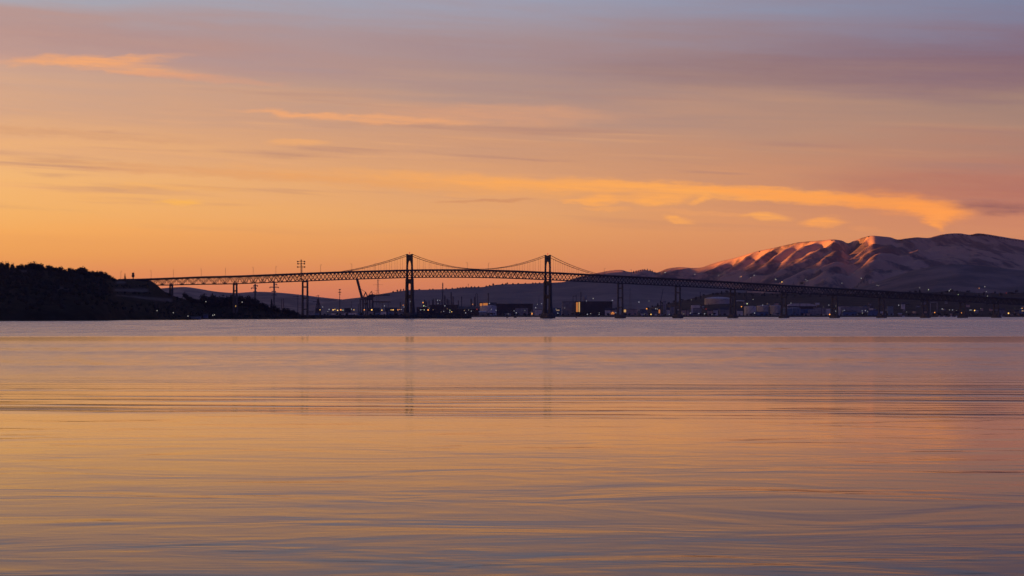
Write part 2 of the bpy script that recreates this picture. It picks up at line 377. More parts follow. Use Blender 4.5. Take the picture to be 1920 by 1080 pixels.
layer('hills', [(150, 552), (240, 548), (285, 543.5), (300, 541), (330, 538.5), (345, 538), (365, 540), (400, 546), (440, 549), (480, 547), (520, 548.5), (560, 552), (600, 557), (640, 561), (700, 566), (760, 569), (900, 575)],
      16500, 12500, 18500, 150, 900, 5, 26, hill_mat('far_hill_ground', (0.45, 0.34, 0.26), (0.2, 0.17, 0.13)), 'pale purple distant hills low behind the headland trees', 1.0)
RIDGE_B = [(540, 582), (580, 573), (620, 565), (650, 560.5), (680, 557), (700, 553.5), (740, 547), (770, 543.5), (800, 543), (850, 541), (880, 538.5), (905, 538), (930, 534), (960, 532.5), (1000, 531), (1050, 529), (1100, 525), (1150, 520), (1200, 522), (1300, 530), (1400, 545)]
layer('hills', RIDGE_B, 12500, 10300, 14000, 540, 1400, 5, 26, hill_mat('ridge_ground', (0.34, 0.28, 0.24), (0.20, 0.18, 0.16), 0.004, 0.40, 0.64), 'dark purple wooded ridge running behind both bridge towers', 2.0, rough=9)

# the mountain
SKY_C = [(1040, 535), (1080, 521), (1110, 514), (1140, 508), (1163, 506), (1183, 510), (1203, 505.5), (1220, 508), (1232, 511), (1250, 504), (1275, 501), (1300, 502.5), (1317, 501), (1340, 493), (1380, 483), (1420, 471), (1450, 465), (1480, 458), (1500, 454), (1540, 451), (1560, 449), (1578, 451), (1590, 456), (1600, 452), (1620, 445), (1634, 442), (1650, 443), (1670, 445), (1682, 449), (1700, 447), (1720, 445), (1740, 446), (1760, 441), (1780, 438), (1800, 437.5), (1818, 440), (1832, 437.5), (1850, 439), (1880, 444), (1905, 448), (1920, 450), (2000, 458), (2150, 480)]
DC = [(1040, 17200), (1317, 16300), (1560, 15000), (1600, 15100), (1640, 14700), (1760, 15050), (1920, 15600), (2150, 16200)]
def crest_D(px): return smooth_interp(DC, px)
def tri(w):                                   # asymmetric ridge wave, 0..1
    w = w - math.floor(w); v = w / 0.48 if w < 0.48 else (1 - w) / 0.52; return v * v * (3 - 2 * v) * .5 + v * .5
def mount_z(px, D, x):
    Dc = crest_D(px); zc = zat(smooth_interp(SKY_C, px), Dc)
    if D > Dc: return zc - (D - Dc) * 0.25
    run = Dc - D; foot = 3600.0
    q = max(0.0, 1 - run / foot)
    z = 4 + (zc - 4) * q ** 1.25
    # spurs and gullies falling to the front left
    gw = fbm(x, D, 900, 3, 5.0)
    w1 = (0.64 * x - 0.77 * D) / 225.0 + 0.7 * gw
    w2 = (0.70 * x - 0.71 * D) / 112.0 + 0.8 * fbm(x, D, 420, 3, 8.0)
    k = min(1, run / 130.0) * min(1, q * 2.0)
    left = 1 - 0.80 * max(0, min(1, (px - 1660) / 140.0))
    z += k * left * (66 * (tri(w1) - 0.5) + 27 * (tri(w2) - 0.5) * min(1, run / 120)) - k * 40
    z += 7 * k * fbm(x, D, 260, 5, 3.0) + 2.6 * fbm(x, D, 55, 4, 4.0) * min(1, run / 60 + 0.25)
    return z
def mount_D(px):
    Dc = crest_D(px)
    return list(np.linspace(Dc - 3600, Dc - 1700, 22)) + list(np.linspace(Dc - 1700, Dc, 86))[1:] + [Dc + 60, Dc + 400, Dc + 1300]
tag(polar_grid('mountain', list(np.arange(1040, 2151, 2.6)), mount_D, mount_z, hill_mat('dry_grass_mountain', DRY, (0.15, 0.12, 0.10), 0.0034, 0.43, 0.53)),
    'broad grassy mountain with ribbed slopes glowing orange near its crest', 'mountain', kind='structure')

SKY_D = [(1380, 592), (1440, 580), (1500, 566), (1560, 551), (1600, 541), (1640, 530), (1680, 517), (1710, 508), (1740, 501.5), (1770, 496.5), (1800, 495), (1840, 498), (1880, 503), (1920, 507), (2000, 515), (2150, 522)]
layer('hills', SKY_D, 12200, 9900, 13600, 1380, 2150, 4, 40, hill_mat('foothill_ground', (0.30, 0.24, 0.21), (0.13, 0.12, 0.11), 0.003, 0.45, 0.62), 'dark rounded foothill in front of the mountain above the far trestle', 6.0, rough=20, rs=500)

# added unseen range outside the frame, shading all but the mountain's crest
def sun_block_range():
    sd = Vector((sund.x, sund.y, 0)).normalized(); pq = Vector((sd.y, -sd.x, 0))
    if pq.y < 0: pq = -pq
    vs, fs = [], []; qs = np.arange(-6000, 19500, 250.0); cs = [6600, 7100, 7600, 8000, 8400, 9000, 9800]; hs = [0, 0.35, 0.75, 1.0, 0.8, 0.4, 0]
    for q in qs:
        top = SUN_BLOCK_H + 26 * fbm(q, 0, 1500, 4, 9.0)
        for c_, h in zip(cs, hs):
            p = sd * c_ + pq * q; vs.append((p.x, p.y, 1 + top * h))
    n = len(cs)
    for i in range(len(qs) - 1):
        for j in range(n - 1): a = i * n + j; fs.append((a, a + 1, a + n + 1, a + n))
    mb = MB(); mb.v = vs; mb.f = fs
    tag(mb.build('hills', hill_mat('sun_block_ground', (0.14, 0.11, 0.07), WOOD), smooth=True), 'long unseen range added in the west to shade the lower scene', 'hills', kind='structure')
SUN_BLOCK_H = 628.0  # crest height sets where the added range's shadow ends on the mountain
sun_block_range()

# far shore plain and the treed rise behind the town
SKY_E = [(1150, 592), (1190, 586), (1230, 573), (1280, 563.5), (1310, 556.5), (1345, 549), (1400, 549), (1450, 550), (1500, 550), (1560, 550), (1620, 551), (1680, 552), (1740, 548), (1790, 546), (1850, 550), (1920, 549), (2150, 545)]
def rise_z(px, D):
    zc = zat(smooth_interp(SKY_E, px), 9300.0)
    q = max(0, min(1, (D - 7350) / (9300 - 7350))) if D <= 9300 else max(0, 1 - (D - 9300) / 1500)
    return 4.5 + max(0, zc - 4.5) * q ** 1.1
def shore_z(px, D, x=None):
    if D < 7050: return -1.0 + (D - 7000) / 50 * 5.5
    z = 4.5
    if px > 1150: z = max(z, rise_z(px, D) + 2.0 * fbm((px - 960) / F * D, D, 160, 3, 3.0) * min(1, (D - 7350) / 400 if D > 7350 else 0))
    return z
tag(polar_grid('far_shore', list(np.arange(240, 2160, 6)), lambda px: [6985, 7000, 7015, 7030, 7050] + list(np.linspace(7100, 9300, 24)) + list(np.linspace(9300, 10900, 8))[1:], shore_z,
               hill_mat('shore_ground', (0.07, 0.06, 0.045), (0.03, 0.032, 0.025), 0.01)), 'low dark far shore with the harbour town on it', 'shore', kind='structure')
# ------------------------------------------------------------------ materials
STEEL = mat('bridge_steel', (0.025, 0.028, 0.036), 0.6, 0.3, 0.3)
CONC = mat('pier_concrete', (0.10, 0.092, 0.088), 0.85, 0.3, 0.15)
ASPH = mat('asphalt', (0.05, 0.05, 0.05), 0.9, 0.2, 0.5)
CABLE = mat('cable_steel', (0.05, 0.05, 0.055), 0.5, 0.15, 0.4)
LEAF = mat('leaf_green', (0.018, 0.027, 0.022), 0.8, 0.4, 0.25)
LEAF2 = mat('pine_green', (0.022, 0.032, 0.022), 0.8, 0.4, 0.25)
BARK = mat('bark', (0.06, 0.045, 0.035), 0.9, 0.3, 0.8)
GALV = mat('galvanised_steel', (0.16, 0.16, 0.17), 0.5, 0.2, 0.5)
RED_LAMP = lamp_mat('red_beacon', (1.0, 0.08, 0.05), 0.4)
WHITE_LAMP = lamp_mat('white_lamp', (1.0, 0.93, 0.82), 0.36)
SODIUM = lamp_mat('sodium_lamp', (1.0, 0.55, 0.14), 0.9)
ORANGE = lamp_mat('orange_lamp', (1.0, 0.33, 0.07), 0.75)
GREENISH = lamp_mat('pale_green_lamp', (0.85, 1.0, 0.5), 0.55)
DIM_LAMP = lamp_mat('dim_white_lamp', (0.85, 0.85, 1.0), 0.20)

# ------------------------------------------------------------------ bridge alignment
BD = [(120, 4080), (255, 4170), (441, 4245), (572, 4320), (768, 4500), (900, 4625), (1027, 4757), (1200, 4900), (1374, 5040), (1565, 5210), (1735, 5380), (1940, 5600)]
DECK = [(120, 522.6), (230, 522.8), (255, 522.5), (321, 520.4), (375, 518.3), (441, 516.6), (500, 514.3), (572, 511.4), (640, 508.8), (700, 507), (768, 505.2), (830, 504.7), (900, 505.3), (960, 507), (1027, 509.8), (1090, 513), (1163, 516.7), (1271, 522.3), (1374, 528.2), (1470, 534), (1565, 539.6), (1653, 545), (1735, 549.5), (1805, 553.3), (1870, 557), (1940, 561)]
DEPTH = [(120, 13), (255, 13), (321, 14.5), (441, 16), (768, 15.8), (1027, 15.2), (1374, 14.4), (1565, 14.3), (1940, 12)]
def bp(px):
    D = smooth_interp(BD, px); return at(px, smooth_interp(DECK, px), D)
_px = np.arange(120, 1941, 1.0); _P = np.array([tuple(bp(p)) for p in _px])
_S = np.concatenate([[0], np.cumsum(np.linalg.norm(np.diff(_P[:, :2], axis=0), axis=1))])
def s_of(px): return float(np.interp(px, _px, _S))
def px_of(s): return float(np.interp(s, _S, _px))
def frame(s):                                   # deck-top point, direction along, sideways (to the viewer's right-rear)
    p = Vector([float(np.interp(s, _S, _P[:, i])) for i in range(3)])
    a = np.array([np.interp(s - 12, _S, _P[:, i]) for i in range(2)]); b = np.array([np.interp(s + 12, _S, _P[:, i]) for i in range(2)])
    t = Vector((b[0]-a[0], b[1]-a[1], 0)).normalized(); n = Vector((t.y, -t.x, 0)); return p, t, n
def depth_m(px): return smooth_interp(DEPTH, px) * smooth_interp(BD, px) / F
PIERS = [321, 441, 572, 768, 1027, 1163, 1271, 1374, 1470, 1565, 1653, 1735, 1805, 1868]
bridge = tag(empty('suspension_bridge', bp(768) * 1.0), 'long dark steel truss bridge with two arched suspension towers crossing the bay', 'bridge')
bridge.location = (bp(768).x, bp(768).y, 0); BO = Vector(bridge.location)
def bpart(mb, name, m, parent=bridge):
    mb.v = [(x - BO.x, y - BO.y, z) for x, y, z in mb.v]
    return mb.build(name, m, parent)
WD, WT = 7.4, 5.6                                # half deck width, half distance between trusses
s0, s1 = s_of(225), s_of(1935)
# deck: a swept section with parapets
def sweep(sec, sa, sb, step=9.0):
    mb = MB(); n = max(2, int((sb - sa) / step)); vs = []
    for i in range(n + 1):
        p, t, nn = frame(sa + (sb - sa) * i / n)
        for w, z in sec: vs.append(tuple(p + nn * w + Vector((0, 0, z))))
    k = len(sec); fs = []
    for i in range(n):
        for j in range(k): a, b = i*k+j, i*k+(j+1) % k; fs.append((a, a + k, b + k, b))
    fs.append(tuple(range(k))); fs.append(tuple(range(n*k + k - 1, n*k - 1, -1)))
    return mb.add(vs, fs)
deck = bpart(sweep([(-WD, -1.7), (WD, -1.7), (WD, 0.0), (WD - .35, 0.0), (WD - .35, -.95), (-WD + .35, -.95), (-WD + .35, 0.0), (-WD, 0.0)], s0, s1), 'road_deck', CONC)
bpart(sweep([(-WD + .36, -.944), (WD - .36, -.944), (WD - .36, -.9), (-WD + .36, -.9)], s0, s1), 'roadway', ASPH, deck)

# truss spans between piers
ends = [255] + PIERS + [1935]
PANEL = 9.0
for a, b in zip(ends[:-1], ends[1:]):
    sa, sb = s_of(a), s_of(b); n = max(2, 2 * round((sb - sa) / PANEL / 2)); ds = (sb - sa) / n
    web = MB(); ch = [MB() for _ in range(4)]
    for side in (-1, 1):
        up, lo = [], []
        for i in range(n + 1):
            s = sa + ds * i; p, t, nn = frame(s); d = depth_m(px_of(s))
            q = p + nn * (side * WT); up.append(q + Vector((0, 0, -2.3))); lo.append(q + Vector((0, 0, -d + 0.5)))
        cu, cl_ = ch[0 if side < 0 else 1], ch[2 if side < 0 else 3]
        for i in range(n):
            cu.bar(up[i], up[i+1], 1.2, 2.3); cl_.bar(lo[i], lo[i+1], 1.2, 1.7)
            if i % 2 == 0: web.bar(lo[i], up[i+1], 1.0)
            else: web.bar(up[i], lo[i+1], 1.0)
            web.bar(lo[i], up[i], 0.55)
            if i % 2 == 0: web.bar((lo[i] + up[i+1]) / 2, Vector((up[i].x, up[i].y, up[i].z)), 0.34)
            else: web.bar((up[i] + lo[i+1]) / 2, up[i+1], 0.34)
        web.bar(lo[n], up[n], 0.42)
    for i in range(n + 1):                       # cross frames and bottom laterals
        s = sa + ds * i; p, t, nn = frame(s); d = depth_m(px_of(s))
        l, r_ = p - nn * WT + Vector((0, 0, -d + .5)), p + nn * WT + Vector((0, 0, -d + .5))
        web.bar(l, r_, 0.4)
        if i % 2 == 0: web.bar(l, p + nn * WT + Vector((0, 0, -2.3)), 0.3)
    sp_ = bpart(web, 'truss_span', STEEL)
    for m_ in ch: bpart(m_, 'chord', STEEL, sp_)

# towers
def tower(px, scale, base_z):
    s = s_of(px); P, t, n = frame(s); D = P.y
    zz = lambda y: CAMZ + (HZ - y) / F * D * scale      # rows are those of the taller tower
    def pt(w, z, a): return (P.x + n.x * w + t.x * a, P.y + n.y * w + t.y * a, z)
    deckz = P.z; low = deckz - depth_m(px) - 1.5; top = zz(478.2)
    # crown: pierced portal with a pointed arch, made of thin courses left and right of the opening
    mb = MB()
    def course(z0, z1, w00, w01, w10, w11, th):
        for sgn in (-1, 1):
            vs = [pt(sgn*w00, z0, -th), pt(sgn*w01, z0, -th), pt(sgn*w11, z1, -th), pt(sgn*w10, z1, -th), pt(sgn*w00, z0, th), pt(sgn*w01, z0, th), pt(sgn*w11, z1, th), pt(sgn*w10, z1, th)]
            mb.add(vs, [(0,3,2,1),(4,5,6,7),(0,1,5,4),(1,2,6,5),(2,3,7,6),(3,0,4,7)])
    zs, za = zz(500), zz(488.2); O = 6.1
    for i in range(8):
        f0, f1 = i / 8, (i + 1) / 8; g = lambda f: 4.9 * math.sqrt(max(0, 1 - f ** 2.2)) + 0.02
        course(zs + (za - zs) * f0, zs + (za - zs) * f1, g(f0), O, g(f1), O, 1.1)
    course(za, zz(486.4), 0.0, O, 0.0, O, 1.1); course(zz(486.4), zz(483.6), 0.75, O, 0.75, O, 1.1)
    course(zz(483.6), zz(480.6), 0.0, O, 0.0, O, 1.1); course(zz(480.6), top, 0.0, O, 0.0, O, 1.35)
    tw = bpart(mb, 'tower', STEEL)
    prof = [(base_z, 8.6, 3.0, 4.2), (base_z + 10, 8.0, 2.6, 3.4), (base_z + 24, 7.6, 2.25, 2.7), (low, 7.2, 2.0, 2.2), (low + 0.01, 7.0, 1.6, 1.8), (deckz, 6.95, 1.35, 1.5), (zz(495), 6.85, 1.2, 1.35), (top + .5, 6.75, 1.15, 1.3), (top + .6, 6.75, 1.5, 1.6), (top + 2.0, 6.75, 1.4, 1.5)]
    for sgn in (-1, 1):
        m_ = MB(); vs, fs = [], []
        for z, c, hw, ht in prof:
            for a, b in ((-1, -1), (1, -1), (1, 1), (-1, 1)): vs.append(pt(sgn * c + a * hw, z, b * ht))
        for k in range(len(prof) - 1):
            for i in range(4): j = (i + 1) % 4; fs.append((4*k+i, 4*k+j, 4*k+4+j, 4*k+4+i))
        fs.append((3, 2, 1, 0)); fs.append(tuple(range(len(vs) - 4, len(vs)))); m_.add(vs, fs)
        bpart(m_, 'leg', STEEL if sgn > 0 else STEEL, tw)
    for zt, zb, arch in ((low - 0.6, low - 9.0, 3.2), (zz(552.5), zz(559.0), 3.4)):
        m_ = MB(); N = 10; hw = 5.6
        for i in range(N):
            w0, w1 = -hw + 2*hw*i/N, -hw + 2*hw*(i+1)/N
            y0, y1 = zb - arch*(abs(w0)/hw)**2.5, zb - arch*(abs(w1)/hw)**2.5
            vs = [pt(w0, y0, -1.2), pt(w1, y1, -1.2), pt(w1, zt, -1.2), pt(w0, zt, -1.2), pt(w0, y0, 1.2), pt(w1, y1, 1.2), pt(w1, zt, 1.2), pt(w0, zt, 1.2)]
            m_.add(vs, [(0,3,2,1),(4,5,6,7),(0,1,5,4),(1,2,6,5),(2,3,7,6),(3,0,4,7)])
        bpart(m_, 'cross_beam', STEEL, tw)
    m_ = MB(); m_.bar(pt(0, top + .1, 0), pt(0, top + 3.2, 0), 0.5); bpart(m_, 'beacon_post', STEEL, tw)
    m_ = MB(); m_.lathe([(0.2, 0), (1.0, .5), (1.15, 1.1), (.9, 1.9), (.2, 2.3)], 10, pt(0, top + 3.2, 0)); bpart(m_, 'beacon', RED_LAMP, tw)
    # footing
    m_ = MB(); ring = []
    L_, Wd, ch_ = 11.0, 15.5, 5.0
    pl = [(-Wd+ch_, -L_), (Wd-ch_, -L_), (Wd, -L_+ch_), (Wd, L_-ch_), (Wd-ch_, L_), (-Wd+ch_, L_), (-Wd, L_-ch_), (-Wd, -L_+ch_)]
    vs, fs = [], []
    for z, k in ((-3, 1.0), (base_z * .55, 1.0), (base_z * .55 + .01, .93), (base_z + .4, .84)):
        vs += [pt(w * k, z, a * k) for w, a in pl]
    for k in range(3):
        for i in range(8): j = (i + 1) % 8; fs.append((8*k+i, 8*k+j, 8*k+8+j, 8*k+8+i))
    fs.append(tuple(range(7, -1, -1))); fs.append(tuple(range(24, 32))); m_.add(vs, fs)
    bpart(m_, 'footing', CONC, tw)
    return top + 1.6
TOP1 = tower(768, 1.0, 11.0); TOP2 = tower(1027, 0.985, 10.0)

# ground height of the headland, needed by the piers on it
def head_shore(px): return smooth_interp([(-260, 2800), (0, 2900), (120, 2960), (200, 3060), (235, 3300), (300, 3400), (366, 3450), (384, 3840), (470, 3900), (560, 4060), (640, 4250)], px)
HEAD_SKY = [(-260, 503), (-60, 501), (0, 503), (60, 503.5), (120, 509), (160, 513), (190, 517.5), (206, 523), (216, 524), (255, 524), (283, 527), (296, 536), (306, 545), (322, 553), (345, 561), (370, 565), (400, 566), (440, 566), (470, 569), (500, 575), (530, 582), (555, 588), (575, 591.5), (600, 596)]
HEAD_R = [(-260, 3650), (190, 3650), (230, 4080), (255, 4190), (296, 4200), (320, 4230), (345, 4380), (600, 4420)]
HEAD_P = [(-260, .55), (190, .6), (290, .8), (330, 1.6), (380, 3.2), (600, 3.4)]
def head_z(px, D, x=None):
    a, b = head_shore(px), smooth_interp(HEAD_R, px); zc = zat(smooth_interp(HEAD_SKY, px), b)
    if D <= a: return max(-2.5, -0.6 - (a - D) * .06)
    if D > b: return max(-2, zc - (zc + 2) * min(1, (D - b) / 420.0) ** 1.3)
    q = (D - a) / (b - a); xx = (px - 960) / F * D
    return 1.2 + max(0.6, zc - 1.2) * q ** interp(HEAD_P, px) + 2.2 * fbm(xx, D, 90, 4, 2.0) * min(1, q * 5) * min(1, (1 - q) * 8)

# piers
def pier(px, base_z, foot):
    s = s_of(px); P, t, n = frame(s); low = P.z - depth_m(px) - .2
    def pt(w, z, a): return (P.x + n.x * w + t.x * a, P.y + n.y * w + t.y * a, z)
    m_ = MB(); m_.bar(pt(-8.2, low - .75, 0), pt(8.2, low - .75, 0), 3.2, 1.5); pr = bpart(m_, 'pier', CONC)
    for sgn in (-1, 1):
        m_ = MB(); vs, fs = [], []
        for z, hw in ((base_z - 1, 1.75), (base_z + 6, 1.5), (low - 1.5, 1.2)):
            c = 7.2 if z > base_z + 10 else 7.4
            for a, b in ((-1, -1), (1, -1), (1, 1), (-1, 1)): vs.append(pt(sgn * c + a * hw, z, b * hw))
        for k in range(2):
            for i in range(4): j = (i + 1) % 4; fs.append((4*k+i, 4*k+j, 4*k+4+j, 4*k+4+i))
        fs.append((3, 2, 1, 0)); fs.append((8, 9, 10, 11)); m_.add(vs, fs); bpart(m_, 'column', CONC, pr)
    h = low - base_z; nb = max(1, int(h / 20))
    for k in range(nb):
        z = base_z + h * (k + .75) / (nb + .25) ; m_ = MB(); m_.bar(pt(-5.2, z, 0), pt(5.2, z, 0), 1.8, 2.4); bpart(m_, 'cross_beam', CONC, pr)
    if foot:
        m_ = MB(); vs, fs = [], []; Wd, L_, c_ = 12.5, 8.0, 4.0
        pl = [(-Wd+c_, -L_), (Wd-c_, -L_), (Wd, -L_+c_), (Wd, L_-c_), (Wd-c_, L_), (-Wd+c_, L_), (-Wd, L_-c_), (-Wd, -L_+c_)]
        for z, k in ((-3, 1.0), (3.0, 1.0), (3.01, .86), (base_z + .1, .74)): vs += [pt(w * k, z, a * k) for w, a in pl]
        for k in range(3):
            for i in range(8): j = (i + 1) % 8; fs.append((8*k+i, 8*k+j, 8*k+8+j, 8*k+8+i))
        fs.append(tuple(range(7, -1, -1))); fs.append(tuple(range(24, 32))); m_.add(vs, fs); bpart(m_, 'footing', CONC, pr)
for px in PIERS:
    if px in (768, 1027): continue
    D = smooth_interp(BD, px)
    if px < 600: pier(px, max(2.0, head_z(px, D) - 1), px == 572)
    else: pier(px, 7.5, True)
# abutment on the headland
m_ = MB(); P, t, n = frame(s_of(250)); q = lambda w, z, a: (P.x + n.x*w + t.x*a, P.y + n.y*w + t.y*a, z)
m_.bar(q(0, P.z - 7, -16), q(0, P.z - 7, 3), 17, 10.4); bpart(m_, 'abutment', CONC)

# suspension cables and hangers
def cable_pts(side):
    def top(px, z): P, t, n = frame(s_of(px)); return s_of(px), z
    sA, sB = s_of(768), s_of(1027); sM = s_of(893); zM = frame(sM)[0].z + .7
    sl_, sr = s_of(645), s_of(1122); pts = []
    for i in range(41):
        f = i / 40; s = sA + (sB - sA) * f
        k = (s - sM) / ((sA - sM) if s < sM else (sB - sM)); z = zM + ((TOP1 if s < sM else TOP2) - zM) * k * k; pts.append((s, z))
    zl, zr = frame(sl_)[0].z - .3, frame(sr)[0].z - .3
    left = [(sl_ + (sA - sl_) * i / 16, zl + (TOP1 - zl) * (.62 * (i/16) + .38 * (i/16) ** 2)) for i in range(16)]
    right = [(sB + (sr - sB) * i / 14, TOP2 + (zr - TOP2) * (1 - (.62 * (1 - i/14) + .38 * (1 - i/14) ** 2))) for i in range(1, 15)]
    return left + pts + right
CP = cable_pts(1)
def cable_z(s): return float(np.interp(s, [a for a, b in CP], [b for a, b in CP]))
for side in (-1, 1):
    m_ = MB(); pp = []
    for s, z in CP: P, t, n = frame(s); pp.append(Vector((P.x + n.x * side * 6.75, P.y + n.y * side * 6.75, z)))
    for a, b in zip(pp[:-1], pp[1:]): m_.bar(a, b, 0.85)
    bpart(m_, 'main_cable', CABLE)
    for pa, pb, cnt in ((645, 768, 12), (768, 1027, 25), (1027, 1122, 11)):
        for i in range(1, cnt):
            s = s_of(pa) + (s_of(pb) - s_of(pa)) * (i + (.25 if side > 0 else -.25)) / cnt; P, t, n = frame(s)
            z = cable_z(s)
            if z - P.z < 1.5: continue
            x, y = P.x + n.x * side * 6.75, P.y + n.y * side * 6.75
            m_ = MB(); m_.bar((x, y, P.z - .3), (x, y, z), 0.30); bpart(m_, 'hanger', CABLE)

# lamp posts on the bridge
def ordinal_labels(items, base, landmarks, toward=('toward the headland', 'toward the mountain')):
    """items: list of (px, obj).  Labels count outward from the nearest landmark."""
    items = sorted(items, key=lambda q: q[0]); used = {}
    for px, o in items:
        L_ = min(landmarks, key=lambda l: abs(l[0] - px))
        used.setdefault((L_[1], px >= L_[0]), []).append((abs(px - L_[0]), o))
    for (nm, right), lst in used.items():
        lst.sort(key=lambda q: q[0])
        for i, (_, o) in enumerate(lst):
            o['label'] = f"{base}, {ORD[min(i, 19)]} from {nm} {toward[1] if right else toward[0]}"
BL = [(250, 'the hill abutment'), (572, 'the masted pier'), (768, 'the taller tower'), (1027, 'the shorter tower'), (1271, 'second pier past shorter tower'), (1470, 'fourth pier past shorter tower'), (1653, 'sixth pier past shorter tower')]
def lamp_post(h=13.0, lit=None):
    m_ = MB(); m_.bar((0, 0, 0), (0, 0, h), .34); m_.bar((0, 0, h), (2.4, 0, h + .5), .26); m_.box(-.35, .35, -.35, .35, 0, .8)
    o = m_.build('street_lamp', GALV); k = MB(); k.box(1.9, 3.6, -.45, .45, h + .25, h + .75); k = k.build('lamp_head', lit or GALV, o)
    return o, k
po, pk = lamp_post(); wo, wk_ = lamp_post(11, WHITE_LAMP)
lamps, lit_lamps, first, firstw = [], [], True, True
posts = [230, 281, 327, 375.5, 425, 472, 520.5, 563, 605.5, 655, 707.5, 872, 920.5, 965, 1137, 1180, 1225]
for i, px in enumerate(posts):
    P, t, n = frame(s_of(px)); sd = 1 if i % 2 else -1
    if first: o = po; first = False
    else: o, _ = copy_tree(po, [pk])
    o.location = P + n * (sd * 6.8) + Vector((0, 0, -.3)); o.rotation_euler = (0, 0, math.atan2(-n.y * sd, -n.x * sd)); tag(o, cat='street lamp', group='unlit lamp posts along the bridge'); lamps.append((px, o))
ordinal_labels(lamps, 'unlit bridge lamp post', BL)
for i, px in enumerate([1305, 1345, 1390, 1405, 1456, 1511, 1581, 1642, 1727, 1780, 1852]):
    P, t, n = frame(s_of(px)); sd = 1 if i % 2 else -1
    if firstw: o = wo; firstw = False
    else: o, _ = copy_tree(wo, [wk_])
    o.location = P + n * (sd * 6.8) + Vector((0, 0, -.3)); o.rotation_euler = (0, 0, math.atan2(-n.y * sd, -n.x * sd)); tag(o, cat='street lamp', group='lit lamp posts along the bridge'); lit_lamps.append((px, o))
ordinal_labels(lit_lamps, 'lit bridge lamp post', BL)

# masts standing on and by the bridge
P, t, n = frame(s_of(569.5)); mast = empty('cross_arm_mast', P + n * -7.9 + Vector((0, 0, -16)))
m_ = MB(); m_.bar((0, 0, 0), (0, 0, 40), 1.6); m_.bar((0, 0, 0), (0, 0, 8), 1.8); m_.build('pole', STEEL, mast)
for z, w, dr in ((37.3, 6.6, -1.8), (32.3, 6.4, .5), (26.5, 6.6, .3)):
    m_ = MB(); m_.bar((-w, 0, z + dr * .5), (0, 0, z), .9); m_.bar((0, 0, z), (w, 0, z + dr * .5), .9); a = m_.build('cross_arm', STEEL, mast)
    for sx in (-1, 1):
        k = MB(); k.lathe([(.6, -1.5), (1.3, -1), (1.3, .7), (.6, 1.2)], 8, (sx * w * .93, 0, z + dr * .5)); k.build('lamp_cluster', STEEL, a)
tag(mast, 'tall mast with three drooping cross arms rising above the bridge deck', 'mast')
P, t, n = frame(s_of(253)); sg = empty('gantry_tower', P + n * -8 + Vector((0, 0, -6)))
m_ = MB(); m_.bar((0, 0, 0), (0, 0, 8.5), 1.5); m_.build('post', STEEL, sg); m_ = MB(); m_.box(-1.9, 1.9, -1.2, 1.2, 8.5, 16.5); m_.box(-2.5, -1.9, -1, 1, 9.6, 12.2); m_.box(1.9, 2.5, -1, 1, 10.2, 12); m_.build('cabin', STEEL, sg)
m_ = MB(); m_.bar((1.2, 0, 16.5), (1.8, 0, 18.2), .3); m_.build('aerial', STEEL, sg); tag(sg, 'dark stubby tower with a boxy head at the hill end of the bridge', 'tower')
P, t, n = frame(s_of(1504)); sgn_ = empty('sign_gantry', P + Vector((0, 0, -.9)))
m_ = MB(); m_.bar(n * -7 , n * -7 + Vector((0, 0, 8)), .6); m_.bar(n * 7, n * 7 + Vector((0, 0, 8)), .6); m_.bar(n * -7.2 + Vector((0, 0, 7.4)), n * 7.2 + Vector((0, 0, 7.4)), .7); m_.build('frame', STEEL, sgn_)
m_ = MB(); m_.bar(n * -5 + Vector((0, 0, 6.8)), n * 4 + Vector((0, 0, 6.8)), .5, 3.4); m_.build('sign_panel', STEEL, sgn_); tag(sgn_, 'small dark gantry standing on the far bridge deck below the mountain', 'gantry')

# ------------------------------------------------------------------ headland
def head_mat():
    m = bpy.data.materials.new('headland_ground'); m.use_nodes = True; t = NT(m.node_tree)
    out = t.new('ShaderNodeOutputMaterial'); p = t.new('ShaderNodeBsdfPrincipled'); geo = t.new('ShaderNodeNewGeometry')
    at_ = t.new('ShaderNodeAttribute'); at_.attribute_name = 'bare'
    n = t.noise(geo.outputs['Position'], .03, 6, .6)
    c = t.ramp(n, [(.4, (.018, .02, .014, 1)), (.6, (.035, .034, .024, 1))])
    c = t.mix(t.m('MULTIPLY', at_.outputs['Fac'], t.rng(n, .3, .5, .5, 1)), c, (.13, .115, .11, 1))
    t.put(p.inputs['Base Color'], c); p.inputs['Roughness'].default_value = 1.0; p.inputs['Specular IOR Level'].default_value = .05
    t.t.links.new(p.outputs[0], out.inputs[0]); return m
hp = list(np.arange(-260, 606, 3.0))
def headD(px):
    a, b = head_shore(px), smooth_interp(HEAD_R, px)
    return [a - 40, a, a + 8] + list(np.linspace(a + 20, b, 46)) + [b + 60, b + 150, b + 280, b + 430]
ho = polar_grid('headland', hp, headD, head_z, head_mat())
me = ho.data; at_ = me.attributes.new('bare', 'FLOAT', 'POINT'); vals = []
for v in me.vertices:
    x, y, z = v.co; px = 960 + F * x / y; py = HZ - (z - CAMZ) * F / y
    b = 0.0
    def band(x0, x1, y0, y1, ya, yb):              # terraces cut in the slope
        if not (x0 <= px <= x1): return 0
        f = (px - x0) / (x1 - x0); lo_, hi_ = y0 + (ya - y0) * f, y1 + (yb - y1) * f
        return max(0, min(1, (py - lo_ + 1) / 1.6)) * max(0, min(1, (hi_ - py + 1) / 1.6)) * min(1, (px - x0) / 5) * min(1, (x1 - px) / 5)
    b = max(band(212, 280, 541.5, 546, 541.8, 548), band(214, 325, 552.5, 553.6, 560, 567), band(216, 238, 527, 532, 527.5, 531), .6 * band(100, 135, 538, 544, 538, 545), .5 * band(30, 60, 505, 514, 506, 515))
    vals.append(b)
at_.data.foreach_set('value', vals)
